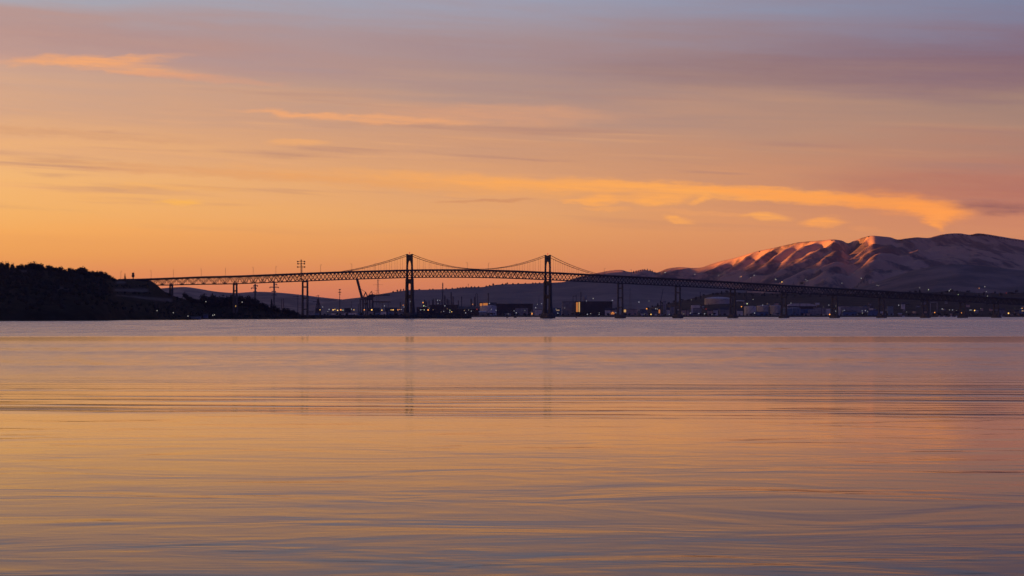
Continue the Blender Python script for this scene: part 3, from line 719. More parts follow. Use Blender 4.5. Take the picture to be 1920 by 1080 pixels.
tag(ho, 'black wooded headland sloping to the water at the picture edge', 'headland', kind='structure')

# ------------------------------------------------------------------ trees
rnd = random.Random(7)
def crown_mb(kind, seed, n=260):
    """many leaf-clump faces spread through a few lobes; unit height 1, sits on a trunk"""
    rr_ = random.Random(seed); mb = MB(); lobes = []
    if kind == 'round':
        lobes = [(rr_.uniform(-.2, .2), rr_.uniform(-.2, .2), rr_.uniform(.38, .72), rr_.uniform(.18, .28)) for _ in range(7)] + [(0, 0, .48, .34), (rr_.uniform(-.06, .06), 0, .72, .24)]
    elif kind == 'flat':
        lobes = [(rr_.uniform(-.4, .4), rr_.uniform(-.3, .3), rr_.uniform(.6, .82), rr_.uniform(.12, .24)) for _ in range(9)] + [(0, 0, .6, .26)]
    else:
        lobes = [(rr_.uniform(-.05, .05), rr_.uniform(-.05, .05), .2 + .75 * i / 7, .27 * (1 - i / 7.6) + .05) for i in range(8)]
    for x, y, z, r in lobes:                     # leafy core
        k = len(mb.v); m2 = 6; vs = []
        for j, (zz, rr2) in enumerate(((-.55, .5), (0, .78), (.5, .55))):
            for i in range(m2):
                a = 2*math.pi*(i + .5*j)/m2; q = r * rr2 * rr_.uniform(.75, 1.1); vs.append((x + q*math.cos(a), y + q*math.sin(a), z + r*zz*.85))
        fs = [(5,4,3,2,1,0), (12,13,14,15,16,17)]
        for j in range(2):
            for i in range(m2): i2 = (i+1) % m2; fs.append((j*m2+i, j*m2+i2, (j+1)*m2+i2, (j+1)*m2+i))
        mb.add(vs, fs)
    for _ in range(n):                           # leaf clumps
        x, y, z, r = rr_.choice(lobes); d = Vector((rr_.gauss(0, 1), rr_.gauss(0, 1), rr_.gauss(0, 1))).normalized() * r * rr_.uniform(.7, 1.08)
        c = Vector((x, y, z)) + d; s = rr_.uniform(.03, .075)
        u_ = Vector((rr_.gauss(0, 1), rr_.gauss(0, 1), rr_.gauss(0, 1))).normalized(); v_ = u_.orthogonal().normalized()
        mb.add([c + u_*s, c + v_*s*.8, c - u_*s*.9, c - v_*s*.7], [(0, 1, 2, 3)])
    return mb
def trunk_mb(kind, seed):
    rr_ = random.Random(seed); mb = MB(); h = .9 if kind == 'cone' else .62
    mb.lathe([(.035, -.06), (.026, .2), (.016, h * .7), (.006, h)], 6)
    for _ in range(4):
        a = rr_.uniform(0, 6.28); z = rr_.uniform(.25, .5); mb.bar((0, 0, z), (.22*math.cos(a), .22*math.sin(a), z + .18), .014)
    return mb
PROTO = {}
for kind, cnt in (('round', 5), ('flat', 3), ('cone', 3)):
    for i in range(cnt):
        nm = {'round': 'broadleaf_tree', 'flat': 'spreading_pine_tree', 'cone': 'conifer_tree'}[kind]
        cm = bpy.data.meshes.new('crown'); mb = crown_mb(kind, 40 + i, 260); cm.from_pydata(mb.v, [], mb.f); cm.materials.append(LEAF if kind == 'round' else LEAF2); cm.update()
        tm = bpy.data.meshes.new('trunk'); mb = trunk_mb(kind, 60 + i); tm.from_pydata(mb.v, [], mb.f); tm.materials.append(BARK); tm.update()
        PROTO.setdefault(kind, []).append((nm, cm, tm))
def tree(kind, loc, h, wide=1.0, seed=0, group=None, label=None, simple=False):
    nm, cm, tm = PROTO[kind][seed % len(PROTO[kind])]
    o = empty(nm, loc, (seed * 2.399) % 6.28); o.scale = (h * wide, h * wide, h)
    for n_, m_ in (('trunk', tm), ('crown', cm)):
        k = bpy.data.objects.new(n_, m_); C.objects.link(k); k.parent = o
    return tag(o, label, 'tree', group)
# skyline trees on the headland: (column, row of the top, width in pixels, kind)
sky_trees = [(-6, 491, 12, 'round'), (3, 489.5, 11, 'round'), (13, 489.5, 11, 'round'), (24, 492, 9, 'round'), (33, 496, 10, 'round'), (41, 494, 9, 'round'), (49, 494, 8, 'round'), (57, 491, 14, 'round'), (64, 489.5, 16, 'round'), (72, 493, 13, 'round'), (80, 499, 10, 'flat'),
             (91, 495, 12, 'round'), (97, 499, 10, 'round'), (105, 499.5, 8, 'round'), (112, 498.5, 9, 'round'), (122, 503, 8, 'round'), (131, 500, 10, 'round'), (138, 503, 8, 'round'), (146, 502, 10, 'round'), (154, 499, 14, 'round'), (161, 503, 10, 'round'), (168, 507, 8, 'round'), (175, 507, 9, 'flat'), (182, 507, 9, 'round'), (190, 506.5, 11, 'round'), (198, 509, 9, 'round'), (204, 514, 8, 'round'), (211, 518, 9, 'round'),
             (234.5, 517, 4, 'cone'), (286, 529, 9, 'round'), (292, 534, 8, 'round'), (298, 541, 8, 'round'), (310, 547, 11, 'round'), (317, 550, 8, 'round'), (330, 556, 9, 'flat'), (339, 558, 10, 'round'), (349, 548.5, 11, 'flat'), (355, 555, 9, 'flat'), (362, 558, 11, 'round'), (370, 560, 9, 'round'), (380.5, 549.5, 13, 'round'), (387, 555, 12, 'round'), (395, 552, 11, 'round'), (399, 548.8, 12, 'round'), (406, 554, 12, 'round'), (415.5, 551.5, 12, 'round'), (424, 558, 9, 'round'), (430, 552, 10, 'flat'), (437, 551, 12, 'round'), (450, 552, 15, 'round'), (457, 556, 12, 'round'), (466, 552.5, 12, 'round'), (474, 556.5, 12, 'round'), (482, 560, 12, 'round'), (490, 565, 11, 'round'), (498, 569, 9, 'round'), (509, 567, 5, 'cone'), (514, 571, 10, 'round'), (522, 575, 10, 'round'), (532, 576, 8, 'round'), (540, 577, 9, 'round'), (549, 580, 9, 'round'), (557, 584, 8, 'round')]
hl = []
for i, (px, py, w, kind) in enumerate(sky_trees):
    b = smooth_interp(HEAD_R, px); D = b - 25 - (i * 37 % 40)
    z0 = head_z(px, D) - 1.0; ht = zat(py, D) - z0
    if kind == 'cone' and w < 6: ht = max(ht, 4)
    ht = max(ht, 4.5) / .76; z0 = zat(py, D) - ht if w > 5 else z0; wd = pxw(w, D) / ht / {'round': .52, 'flat': .8, 'cone': .5}[kind]
    o = tree(kind, ((px - 960) / F * D, D, z0), ht * 1.02, wd, i, 'trees along the headland skyline'); hl.append((px, kind, o))
HLM = [(64, 'the hilltop tree clump'), (154, 'the big tree halfway down'), (253, 'the stubby bridge tower'), (321, 'the first hill pier'), (399, 'the tree-topped knoll'), (441, 'the pier amid trees'), (514, 'the taller power pylon'), (572, 'the masted pier')]
for kd, bs in (('round', 'dark bushy tree'), ('flat', 'dark spreading pine'), ('cone', 'dark pointed conifer')):
    ordinal_labels([(p, o) for p, k, o in hl if k == kd], bs + ' on headland crest', HLM, ('toward open hill', 'toward the bridge'))
# the wood clothing the slope reads as one black mass
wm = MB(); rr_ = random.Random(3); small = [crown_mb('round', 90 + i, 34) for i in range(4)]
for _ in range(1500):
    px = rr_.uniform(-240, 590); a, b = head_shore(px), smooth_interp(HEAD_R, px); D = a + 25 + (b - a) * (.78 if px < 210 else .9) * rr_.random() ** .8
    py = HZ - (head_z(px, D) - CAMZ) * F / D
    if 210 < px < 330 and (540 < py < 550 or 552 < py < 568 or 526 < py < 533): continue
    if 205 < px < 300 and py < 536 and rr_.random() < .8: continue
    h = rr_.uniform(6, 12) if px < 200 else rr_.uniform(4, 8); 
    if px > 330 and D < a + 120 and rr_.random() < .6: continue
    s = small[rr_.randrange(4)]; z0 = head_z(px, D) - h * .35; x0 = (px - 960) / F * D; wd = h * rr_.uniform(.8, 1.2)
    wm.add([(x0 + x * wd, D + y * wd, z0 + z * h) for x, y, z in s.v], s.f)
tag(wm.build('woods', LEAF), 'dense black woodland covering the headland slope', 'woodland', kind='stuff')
# ------------------------------------------------------------------ the far shore: harbour and town
def ground_any(px, D):
    z = shore_z(px, D) if D < 10900 else 0
    for a, b, f, k, zf in LAYERS:
        if a <= px <= b and f <= D <= k: z = max(z, zf(px, D, (px - 960) / F * D))
    if 1040 <= px <= 2150 and crest_D(px) - 3600 < D < crest_D(px): z = max(z, mount_z(px, D, (px - 960) / F * D))
    return z
X = lambda px, D: (px - 960) / F * D
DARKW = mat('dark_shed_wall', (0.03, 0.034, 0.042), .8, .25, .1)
GREYW = mat('grey_wall', (0.24, 0.25, 0.28), .8, .25, .1)
PALEW = mat('pale_wall', (0.66, 0.64, 0.64), .8, .15, .1)
PINKW = mat('pinkish_wall', (0.5, 0.36, 0.33), .8, .2, .1)
BLUEW = mat('blue_wall', (0.08, 0.15, 0.30), .7, .2, .1)
ROOFD = mat('dark_roof', (0.04, 0.042, 0.05), .7, .25, .1)
ROOFP = mat('pale_roof', (0.5, 0.5, 0.52), .6, .2, .1)
TANKW = mat('tank_white', (0.68, 0.66, 0.64), .55, .1, .05)
TANKB = mat('tank_beige', (0.52, 0.47, 0.42), .6, .15, .05)
TANKT = mat('tank_teal', (0.16, 0.23, 0.28), .6, .15, .05)
RUST = mat('rusty_steel', (0.10, 0.06, 0.05), .8, .3, .2)
DKST = mat('dark_plant_steel', (0.05, 0.045, 0.055), .7, .3, .2)
ROCK = mat('jetty_rock', (0.025, 0.025, 0.027), .95, .4, .15, bump=.4)
LITW = lamp_mat('window_and_sunset_glow', (1.0, 0.55, 0.2), .30)  # lit terrace end, and one painted sunset strip on the warehouse
LITO = lamp_mat('window_and_sunset_glow_orange', (1.0, 0.33, 0.08), .26)  # lit fronts, and the warehouse's other painted sunset strip
LITP = lamp_mat('lit_front_peach', (1.0, 0.62, 0.36), .14)

def shed(name, label, cat, x0, x1, yt, D, wall, roof, depth=None, kind='flat', parts=(), group=None, z0=None, axis='x'):
    w = X(x1, D) - X(x0, D); depth = depth or max(8, w * .5); g = shore_z((x0 + x1) / 2, D) if z0 is None else z0
    h = zat(yt, D) - g; o = empty(name, (X((x0 + x1) / 2, D), D + depth / 2, g)); hx, hy = w / 2, depth / 2
    rh = {'flat': min(1.2, h * .12), 'gable': h * .28, 'hip': h * .3, 'arch': h * .35}[kind]
    m_ = MB(); m_.box(-hx, hx, -hy, hy, -2, h - rh); m_.build('wall', wall, o)
    m_ = MB(); zt = h - rh + .003
    if kind == 'flat': m_.box(-hx - .5, hx + .5, -hy - .5, hy + .5, zt, h)
    elif kind == 'arch':
        N = 12; vs = []
        for s in (-hy - .5, hy + .5):
            for i in range(N + 1): a = math.pi * i / N; vs.append((-hx * 1.03 * math.cos(a), s, zt + rh * math.sin(a)))
        fs = [(i, i + 1, N + 2 + i, N + 1 + i) for i in range(N)] + [tuple(range(N, -1, -1)), tuple(range(N + 1, 2 * N + 2)), (0, N + 1, 2 * N + 1, N)]
        m_.add(vs, fs)
    else: m_.gable(-hx, hx, -hy, hy, zt, h, axis, .6)
    m_.build('roof', roof, o)
    for nm, a, b, lo, hi, mt in parts:            # front openings: fractions of the width and of the height
        m_ = MB(); m_.box(-hx + w * a, -hx + w * b, -hy - .35, -hy - .02, h * lo, h * hi); m_.build(nm, mt, o)
    return tag(o, label, cat, group)
def stack(name, label, px, yt, wpx, D, m, cat='chimney', taper=.75, z0=None, rings=2, group=None):
    g = shore_z(px, D) if z0 is None else z0; h = zat(yt, D) - g; r = pxw(wpx, D) / 2
    o = empty(name, (X(px, D), D, g)); m_ = MB(); m_.lathe([(r * 1.15, -2), (r, h * .12), (r * taper, h - .8), (r * taper * 1.12, h - .79), (r * taper * 1.12, h)], 12); m_.build('shaft', m, o)
    for k in range(rings):
        zz_ = h * (.93 - .22 * k); m_ = MB(); m_.lathe([(r * 1.5, zz_), (r * 1.5, zz_ + .7)], 12); m_.build('platform', m, o)
    return tag(o, label, cat, group)
def column(label, px, yt, wpx, D, m, group='refinery columns'):
    g = shore_z(px, D); h = zat(yt, D) - g; r = pxw(wpx, D) / 2; o = empty('distillation_column', (X(px, D), D, g))
    m_ = MB(); m_.lathe([(r * 1.2, -2), (r * 1.2, 2), (r, 3), (r, h * .55), (r * .85, h * .6), (r * .85, h - r), (r * .5, h - r * .3), (.05, h)], 10); m_.build('shell', m, o)
    for k in (.35, .58, .82):
        m_ = MB(); m_.lathe([(r * 1.55, h * k), (r * 1.55, h * k + .6)], 10); m_.build('platform', m, o)
    m_ = MB(); m_.bar((r * 1.3, 0, 0), (r * 1.3, 0, h * .95), .7); m_.build('pipe', m, o); return tag(o, label, 'column', group)
def tank(label, x0, x1, yt, yroof, D, m, z0=None, group='storage tanks on the far shore'):
    r = (X(x1, D) - X(x0, D)) / 2; px = (x0 + x1) / 2; g = (shore_z(px, D) if z0 is None else z0) - .5; h = zat(yt, D) - g; hr = max(.8, zat(yroof, D) - zat(yt, D))
    o = empty('storage_tank', (X(px, D), D + r, g)); m_ = MB(); m_.lathe([(r, -1), (r, h)], 40); m_.build('shell', m, o)
    m_ = MB(); m_.lathe([(r * 1.01, h + .003), (r * 1.01, h + .5), (r * .8, h + .5 + hr * .45), (r * .4, h + .5 + hr * .85), (.2, h + .5 + hr)], 40); m_.build('roof', ROOFP, o)
    m_ = MB()
    for k in range(13): a = -2.3 + k * .1; m_.bar((r * 1.02 * math.cos(a), r * 1.02 * math.sin(a), h * k / 13), (r * 1.02 * math.cos(a + .1), r * 1.02 * math.sin(a + .1), h * (k + 1) / 13), .8)
    m_.build('stairway', GALV, o); return tag(o, label, 'tank', group)

# --- jetty under the taller tower
m_ = MB(); D0, D1 = 4330.0, 4580.0; N = 80; rr_ = random.Random(11); rows = []
for i in range(N + 1):
    px = 566 + (882 - 566) * i / N; D = 4400 - 6 * math.sin(i) + (40 if px < 600 else 0); tp = 6.3 + 1.2 * fbm(i * 9.0, 0, 40, 4, 3.0) + (.8 if 700 < px < 850 else 0)
    x = X(px, D); rows.append([(x, D - 6 + rr_.uniform(-2, 2), -2), (x, D - 2 + rr_.uniform(-1, 1), tp * .55 + rr_.uniform(-.4, .4)), (x, D + 4, tp), (x, D + 130, tp * .9), (x, D + 170, -2)])
vs = [p for r_ in rows for p in r_]; fs = []
for i in range(N):
    for j in range(4): a = i * 5 + j; fs.append((a, a + 5, a + 6, a + 1))
fs += [(0, 1, 2, 3, 4), tuple(range(N * 5 + 4, N * 5 - 1, -1))]; m_.add(vs, fs)
tag(m_.build('jetty', ROCK), 'long low black jetty running along the water below the taller tower', 'jetty')
bm_ = []
for i in range(24):
    px = 600 + 275 * (i + .5) / 24 + random.Random(i).uniform(-4, 4)
    if abs(px - 768) < 14: continue
    D = 4440 + (i * 29) % 60; h = random.Random(i + 50).uniform(3.0, 6.0)
    bm_.append((px, tree('round', (X(px, D), D, 5.2), h, 1.5, i, 'low bushes on the jetty')))
for p_, o in bm_: o.name = 'bush'; o['category'] = 'bush'
ordinal_labels(bm_, 'low dark bush on the jetty', [(572, 'the masted pier'), (672, 'the raised crane boom'), (768, 'the taller tower'), (882, "the jetty's open end")])
for i, (px, py) in enumerate([(596, 597.9), (705, 597.6), (726, 598), (803, 598)]):
    D = 36000 / (py - HZ); o = empty('mooring_dolphin', (X(px, D), D, 0)); m_ = MB()
    for a in (0, 2.1, 4.2): m_.bar((1.6 * math.cos(a), 1.6 * math.sin(a), -2), (.5 * math.cos(a), .5 * math.sin(a), 2.2), .7)
    m_.build('pile', DKST, o); m_ = MB(); m_.box(-1.5, 1.5, -1.3, 1.3, 2.2, 2.9); m_.build('cap', DKST, o); tag(o, ['small dark piling below the jetty beside the masted pier', 'small dark piling before the jetty under horizontal crane boom', 'black piling at the jetty foot between boom and tower', 'low piling at the jetty foot past the taller tower'][i], 'piling')

# --- buoys and pilings on open water between the towers
for px, lab, wd in ((951, 'single black buoy afloat between the two bridge towers', 4), (966, 'reddish pair of buoys afloat near the shorter tower', 6), (1080.5, 'dark buoy afloat before the big dark warehouse', 3)):
    D = 5400; o = empty('navigation_buoy', (X(px, D), D, 0)); m_ = MB(); m_.lathe([(wd * .5, -1), (wd * .6, .6), (wd * .5, 1.4), (.5, 1.6), (.4, 3.6)], 10); m_.build('float', RUST if px == 966 else DKST, o)
    m_ = MB(); m_.box(-.7, .7, -.7, .7, 3.6, 4.8); m_.build('topmark', RUST if px == 966 else DKST, o); tag(o, lab, 'buoy')

# --- pylons and masts
def pylon(label, px, yt, D, arms, wb, z0=None, name='power_pylon'):
    g = (ground_any(px, D) if z0 is None else z0) - 1; h = zat(yt, D) - g; o = empty(name, (X(px, D), D, g)); b, tpw = wb / 2, wb * .11; m_ = MB(); w = max(.15, h * .0031)
    cs = [(-1, -1), (1, -1), (1, 1), (-1, 1)]; n = 8; zs = [h * (1 - (1 - i / n) ** 1.35) for i in range(n + 1)]
    hw = lambda z: max(tpw, b * (1 - z / (h * .8)) + tpw * z / (h * .8))
    for i in range(n):
        a, c = hw(zs[i]), hw(zs[i + 1])
        for k in range(4):
            k2 = (k + 1) % 4; p = Vector((cs[k][0]*a, cs[k][1]*a, zs[i])); q = Vector((cs[k][0]*c, cs[k][1]*c, zs[i+1])); r_ = Vector((cs[k2][0]*c, cs[k2][1]*c, zs[i+1])); p2 = Vector((cs[k2][0]*a, cs[k2][1]*a, zs[i]))
            m_.bar(p, q, w * 1.5); m_.bar(p, r_, w); m_.bar(p2, q, w); m_.bar(q, r_, w)
    m_.build('lattice', GALV, o)
    for y, hl_, hr_ in arms:
        z = zat(y, D) - g; m_ = MB()
        for s_, L_ in ((-1, hl_), (1, hr_)):
            if L_ <= 0: continue
            L2 = pxw(L_, D)
            m_.bar((0, -tpw, z), (s_ * L2, 0, z + .2), w * 1.4); m_.bar((0, tpw, z), (s_ * L2, 0, z + .2), w * 1.4); m_.bar((s_ * L2, 0, z - 2.2), (s_ * L2, 0, z + .4), w * 1.2)
        m_.build('cross_arm', GALV, o)
    return tag(o, label, 'pylon')
pylon('lattice power pylon half hidden by trees on the knoll', 478.5, 533, 4480, [(535.5, 3, 4.5), (540, 7, 2), (547, 3, 3)], 5.5)
pylon('taller lattice power pylon at the foot of the knoll', 514, 528, 4470, [(533, 1, 5), (538.5, 8, 8), (546.5, 4, 3), (553, 4, 4)], 6)
pylon('tall lattice pylon behind the raised crane boom', 708.5, 524, 7450, [(525.5, 1, 4), (533.7, 8, 9), (545, 5, 2)], 16)
pylon('faint lattice tower beside the first pier past shorter tower', 1181.5, 540, 9000, [(543, 2, 2)], 14, name='lattice_tower')
pylon('lattice derrick tower just before the shorter bridge tower', 1010.5, 553, 7300, [(554, 2, 2), (563, 2, 2)], 12, name='lattice_tower')
def light_mast(label, px, yt, D, plats, wpx=1.3, z0=None, cat='mast', name='light_mast', m=None):
    g = (ground_any(px, D) if z0 is None else z0) - 1; h = zat(yt, D) - g; o = empty(name, (X(px, D), D, g)); r = pxw(wpx, D) / 2; m_ = MB(); m_.lathe([(r * 1.3, 0), (r, h * .3), (r * .7, h)], 8); m_.build('pole', m or DKST, o)
    for y, w in plats: z = zat(y, D) - g; m_ = MB(); m_.lathe([(pxw(w, D) / 2 * .7, z - 1), (pxw(w, D) / 2, z), (pxw(w, D) / 2, z + 1.1)], 10); m_.build('platform', m or DKST, o)
    return tag(o, label, cat)
light_mast('tall pole with two round platforms midway between masted pier and crane', 637, 541.5, 7200, [(543, 4.6), (548, 6), (552.5, 2.6)])
light_mast('thin pole rising from the harbour left of the raised crane', 659, 565, 7300, [], .9)
light_mast('slim dark pole under the bridge near the big storage tank', 1399.5, 546, 8600, [], 1.6)
light_mast('short dark post on the hill crest before the storage tank', 1313, 547, 9250, [(548, 1.5)], 1.5)
light_mast('bare antenna mast on the ridge between the towers', 878, 532, 12450, [(532.8, 1.5)], .7)
light_mast('plain mast just behind the crane portal', 697.3, 545, 7220, [], 1)
light_mast('squat dark spire before the taller bridge tower', 750.5, 566, 7250, [], 2.4)
stack('chimney', 'first of twin thin chimneys past the wooded knoll', 528.3, 560.5, 1.5, 7300, RUST, rings=1); stack('chimney', 'second and slightly taller of the twin chimneys past the knoll', 531.8, 559.5, 1.5, 7310, RUST, rings=1)

# --- cranes
def tower_crane(label, px, yt, jib0, jib1, D, yj=None):
    g = ground_any(px, D) - 1; h = zat(yt, D) - g; o = empty('tower_crane', (X(px, D), D, g)); m_ = MB(); m_.bar((0, 0, 0), (0, 0, h), 1.6); m_.build('mast', DKST, o)
    zj = zat(yj or yt, D) - g; m_ = MB(); m_.bar((pxw(jib0, D), 0, zj), (pxw(jib1, D), 0, zj + .5), 1.1); m_.bar((pxw(jib0, D) * .6, 0, zj), (0, 0, h + 3), .5); m_.bar((0, 0, h), (0, 0, h + 3.3), .8); m_.build('jib', DKST, o); return tag(o, label, 'crane')
tower_crane('thin tower crane with jib reaching left before the masted pier', 558.5, 556, -9, 1.5, 7200)
tower_crane('thin tower crane just past the masted pier above the derrick', 597, 555, -5, 2, 7350)
g0 = 4.5; D = 7150; o = empty('derrick', (X(596.5, D), D, g0)); k = pxw(1, D); zz = lambda y: zat(y, D) - g0
m_ = MB()
for a, b in (((-4.5, 580), (-.8, 560)), ((5.5, 578), (.2, 561)), ((-1, 580), (-.5, 560)), ((2.5, 578), (0, 562)), ((-3.5, 572), (3, 570))): m_.bar((a[0]*k, 0, zz(a[1])), (b[0]*k, 0, zz(b[1])), 2.2)
m_.build('frame', DKST, o); m_ = MB(); m_.bar((-9.5*k, 0, zz(566)), (-.8*k, 0, zz(565)), 1.4); m_.build('boom', DKST, o); m_ = MB(); m_.box(-5*k, 5.5*k, -6, 6, 0, zz(578)); m_.build('base', DKST, o); tag(o, 'dark conical derrick beside the masted pier with small boom to its left', 'derrick')
def quay_crane(label, px, D, legs, boom, girder, apex, yb, turn=0.0):
    o = empty('quay_crane', (X(px, D), D, 4.5), turn); k = pxw(1, D) / math.cos(turn); zz = lambda y: zat(y, D) - 4.5
    for dx, y in legs:
        m_ = MB()
        for s_ in (-8, 8): m_.bar((dx*k, s_, 0), (dx*k, s_, zz(y)), 2.4)
        m_.bar((dx*k, -8, zz(y)), (dx*k, 8, zz(y)), 1.6); m_.build('leg', DKST, o)
    m_ = MB()
    for s_ in (-4, 4): m_.bar((boom[0][0]*k, s_, zz(boom[0][1])), (boom[1][0]*k, s_, zz(boom[1][1])), 2.6, 3.4)
    n = 7
    for i in range(n + 1): f = i / n; x_, z_ = (boom[0][0] + (boom[1][0]-boom[0][0])*f)*k, zz(boom[0][1] + (boom[1][1]-boom[0][1])*f); m_.bar((x_, -4, z_), (x_, 4, z_), .8)
    m_.build('boom', DKST, o)
    m_ = MB()
    for s_ in (-4, 4): m_.bar((girder[0]*k, s_, zz(girder[2])), (girder[1]*k, s_, zz(girder[2])), 2.4, 4.2)
    m_.box(girder[0]*k*.2, girder[1]*k*.9, -5, 5, zz(girder[2]) + 1.7, zz(girder[2]) + 6); m_.build('girder', DKST, o)
    m_ = MB()
    for s_ in (-3, 3):
        m_.bar((apex[1]*k, s_, zz(girder[2])), (apex[0]*k, s_*.3, zz(apex[3])), 1.3); m_.bar((apex[2]*k, s_, zz(girder[2])), (apex[0]*k, s_*.3, zz(apex[3])), 1.3); m_.bar((apex[0]*k, s_*.3, zz(apex[3])), (boom[0][0]*k*.5 + boom[1][0]*k*.5, s_, zz((boom[0][1] + boom[1][1]) / 2)), .5)
    m_.build('apex_frame', DKST, o); m_ = MB(); m_.box(apex[0]*k - 3, apex[0]*k + 3, -3, 3, zz(yb), zz(yb) + 5); m_.build('cab', DKST, o); return tag(o, label, 'crane')
quay_crane('quay crane with its boom raised steeply up to the bridge deck', 685, 7100, [(-7, 561), (-1.5, 562), (6, 562)], ((-6, 558.5), (-15, 523.5)), (-8, 12, 561), (.5, -5, 6, 547.5), 571, 0.55)
quay_crane('quay crane behind with its long boom lowered level to the right', 697, 7160, [(-4, 556), (2, 556)], ((-6, 553.4), (34, 553.2)), (-9, 6, 555.5), (-1, -6, 4, 546.5), 562)
o = empty('conveyor_gantry', (X(715, 7120), 7120, 4.5)); zz = lambda y: zat(y, 7120) - 4.5; k = pxw(1, 7120)
m_ = MB(); m_.bar((-16*k, 0, zz(565.6)), (16*k, 0, zz(566.3)), 3, 3.2); m_.bar((16*k, 0, zz(566.3)), (17.5*k, 0, zz(567.6)), 2.4); m_.build('conveyor', RUST, o)
for dx in (-15, 2, 13): m_ = MB(); m_.bar((dx*k, -3, 0), (dx*k, -1, zz(566.5)), .9); m_.bar((dx*k, 3, 0), (dx*k, 1, zz(566.5)), .9); m_.build('leg', RUST, o)
tag(o, 'long rust brown conveyor arm below the level crane boom', 'conveyor')
o = empty('luffing_crane', (X(1239.5, 7600), 7600, shore_z(1239, 7600))); zz = lambda y: zat(y, 7600) - shore_z(1239, 7600); k = pxw(1, 7600)
m_ = MB(); m_.bar((-.8*k, 0, 0), (-.8*k, 0, zz(565)), 3); m_.build('mast', DKST, o); m_ = MB(); m_.bar((-.8*k, -1, zz(566)), (4*k, 0, zz(541.5)), 1.4); m_.bar((-.4*k, 1, zz(566)), (4*k, 0, zz(541.5)), 1.4); m_.build('boom', DKST, o); m_ = MB(); m_.box(-2*k, .6*k, -3, 3, zz(568), zz(564)); m_.build('cab', DKST, o)
tag(o, 'slanting crane boom beside the second pier past shorter tower', 'crane')

# --- refinery
for i, (px, yt, w, lab) in enumerate([(793.5, 566, 2.4, 'short lit process column nearest the taller tower'), (795.8, 561.5, 1.6, 'thin column behind the lit process unit'), (799, 564.5, 2.4, 'squat column beside the lit process unit'), (804.3, 563, 1.4, 'lone thin column past the lit process unit'), (811, 561.5, 1.8, 'first of two close thin refinery columns'), (813, 559.5, 1.2, 'second of two close thin refinery columns'), (817.6, 559.5, 1.8, 'dark column midway to the tall chimney'), (823.2, 559.5, 1.8, 'dark column with small lamps before the tall chimney'), (827, 561, 1.6, 'low column at the tall chimney foot'), (833.8, 553.5, 2.4, 'thick column hugging the tall chimney'), (838.2, 560, 2.8, 'broad flat topped column past the tall chimney'), (841.6, 561.5, 1.6, 'small column before the twin refinery spires'),
                                     (845.8, 547, 2.2, 'taller of the twin refinery spires'), (849.3, 555, 2.0, 'lower of the twin refinery spires'), (859.2, 562.5, 1.2, 'tiny thin column past the twin spires'), (883.3, 559.5, 2.4, 'stubby column before the arched pair'), (889.6, 556, 1.8, 'slender column touching the arched pair')]):
    column(lab, px, yt, w, 7400 + (i * 13) % 60, DKST)
stack('chimney', 'tallest thin refinery chimney reaching above the ridge line', 830.1, 530, 2.2, 7380, DKST, taper=.8); stack('chimney', 'dark lone chimney past the twin refinery spires', 865.6, 556, 1.8, 7360, DKST, taper=.85); stack('chimney', 'brown chimney standing behind the white tank', 915.5, 549, 2.0, 7600, RUST, taper=.8)
o = empty('coker_frame', (X(893.7, 7420), 7420, 4.5)); k = pxw(1, 7420); zz = lambda y: zat(y, 7420) - 4.5
for dx in (-2, 2): m_ = MB(); m_.bar((dx*k, 0, 0), (dx*k*.8, 0, zz(552)), 1.7); m_.build('leg', DKST, o)
m_ = MB()
for i in range(8): a, b = math.pi*i/8, math.pi*(i+1)/8; m_.bar((1.6*k*math.cos(a), 0, zz(552) + 2.6*math.sin(a)), (1.6*k*math.cos(b), 0, zz(552) + 2.6*math.sin(b)), 1.6)
m_.build('arch', DKST, o); tag(o, 'tall arched pair of pipes among the refinery stacks', 'pipe frame')
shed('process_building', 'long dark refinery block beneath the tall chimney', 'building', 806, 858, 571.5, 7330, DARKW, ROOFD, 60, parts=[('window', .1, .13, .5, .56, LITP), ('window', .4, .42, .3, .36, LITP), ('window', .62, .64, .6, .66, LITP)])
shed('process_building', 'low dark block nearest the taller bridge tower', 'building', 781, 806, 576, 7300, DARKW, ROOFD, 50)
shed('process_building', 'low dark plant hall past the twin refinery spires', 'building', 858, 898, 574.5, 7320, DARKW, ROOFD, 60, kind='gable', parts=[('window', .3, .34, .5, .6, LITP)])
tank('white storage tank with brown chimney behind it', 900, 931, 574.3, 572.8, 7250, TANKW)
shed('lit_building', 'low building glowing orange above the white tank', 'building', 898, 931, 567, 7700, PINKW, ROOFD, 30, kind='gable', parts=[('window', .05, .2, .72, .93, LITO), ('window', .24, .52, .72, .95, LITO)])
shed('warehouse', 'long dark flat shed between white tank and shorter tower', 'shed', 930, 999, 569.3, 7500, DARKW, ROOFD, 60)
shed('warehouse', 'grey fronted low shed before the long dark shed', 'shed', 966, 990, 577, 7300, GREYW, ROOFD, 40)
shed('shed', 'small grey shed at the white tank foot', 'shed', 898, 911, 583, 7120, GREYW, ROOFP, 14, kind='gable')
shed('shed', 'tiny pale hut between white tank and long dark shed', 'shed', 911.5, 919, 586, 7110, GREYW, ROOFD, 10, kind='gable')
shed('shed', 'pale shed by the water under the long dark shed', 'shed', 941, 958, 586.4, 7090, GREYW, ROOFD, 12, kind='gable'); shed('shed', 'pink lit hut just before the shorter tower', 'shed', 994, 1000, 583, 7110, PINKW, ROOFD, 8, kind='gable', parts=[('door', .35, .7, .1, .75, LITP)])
shed('shed', 'low pale shed partly behind the shorter tower', 'shed', 1003, 1016, 580, 7200, PALEW, ROOFD, 16)
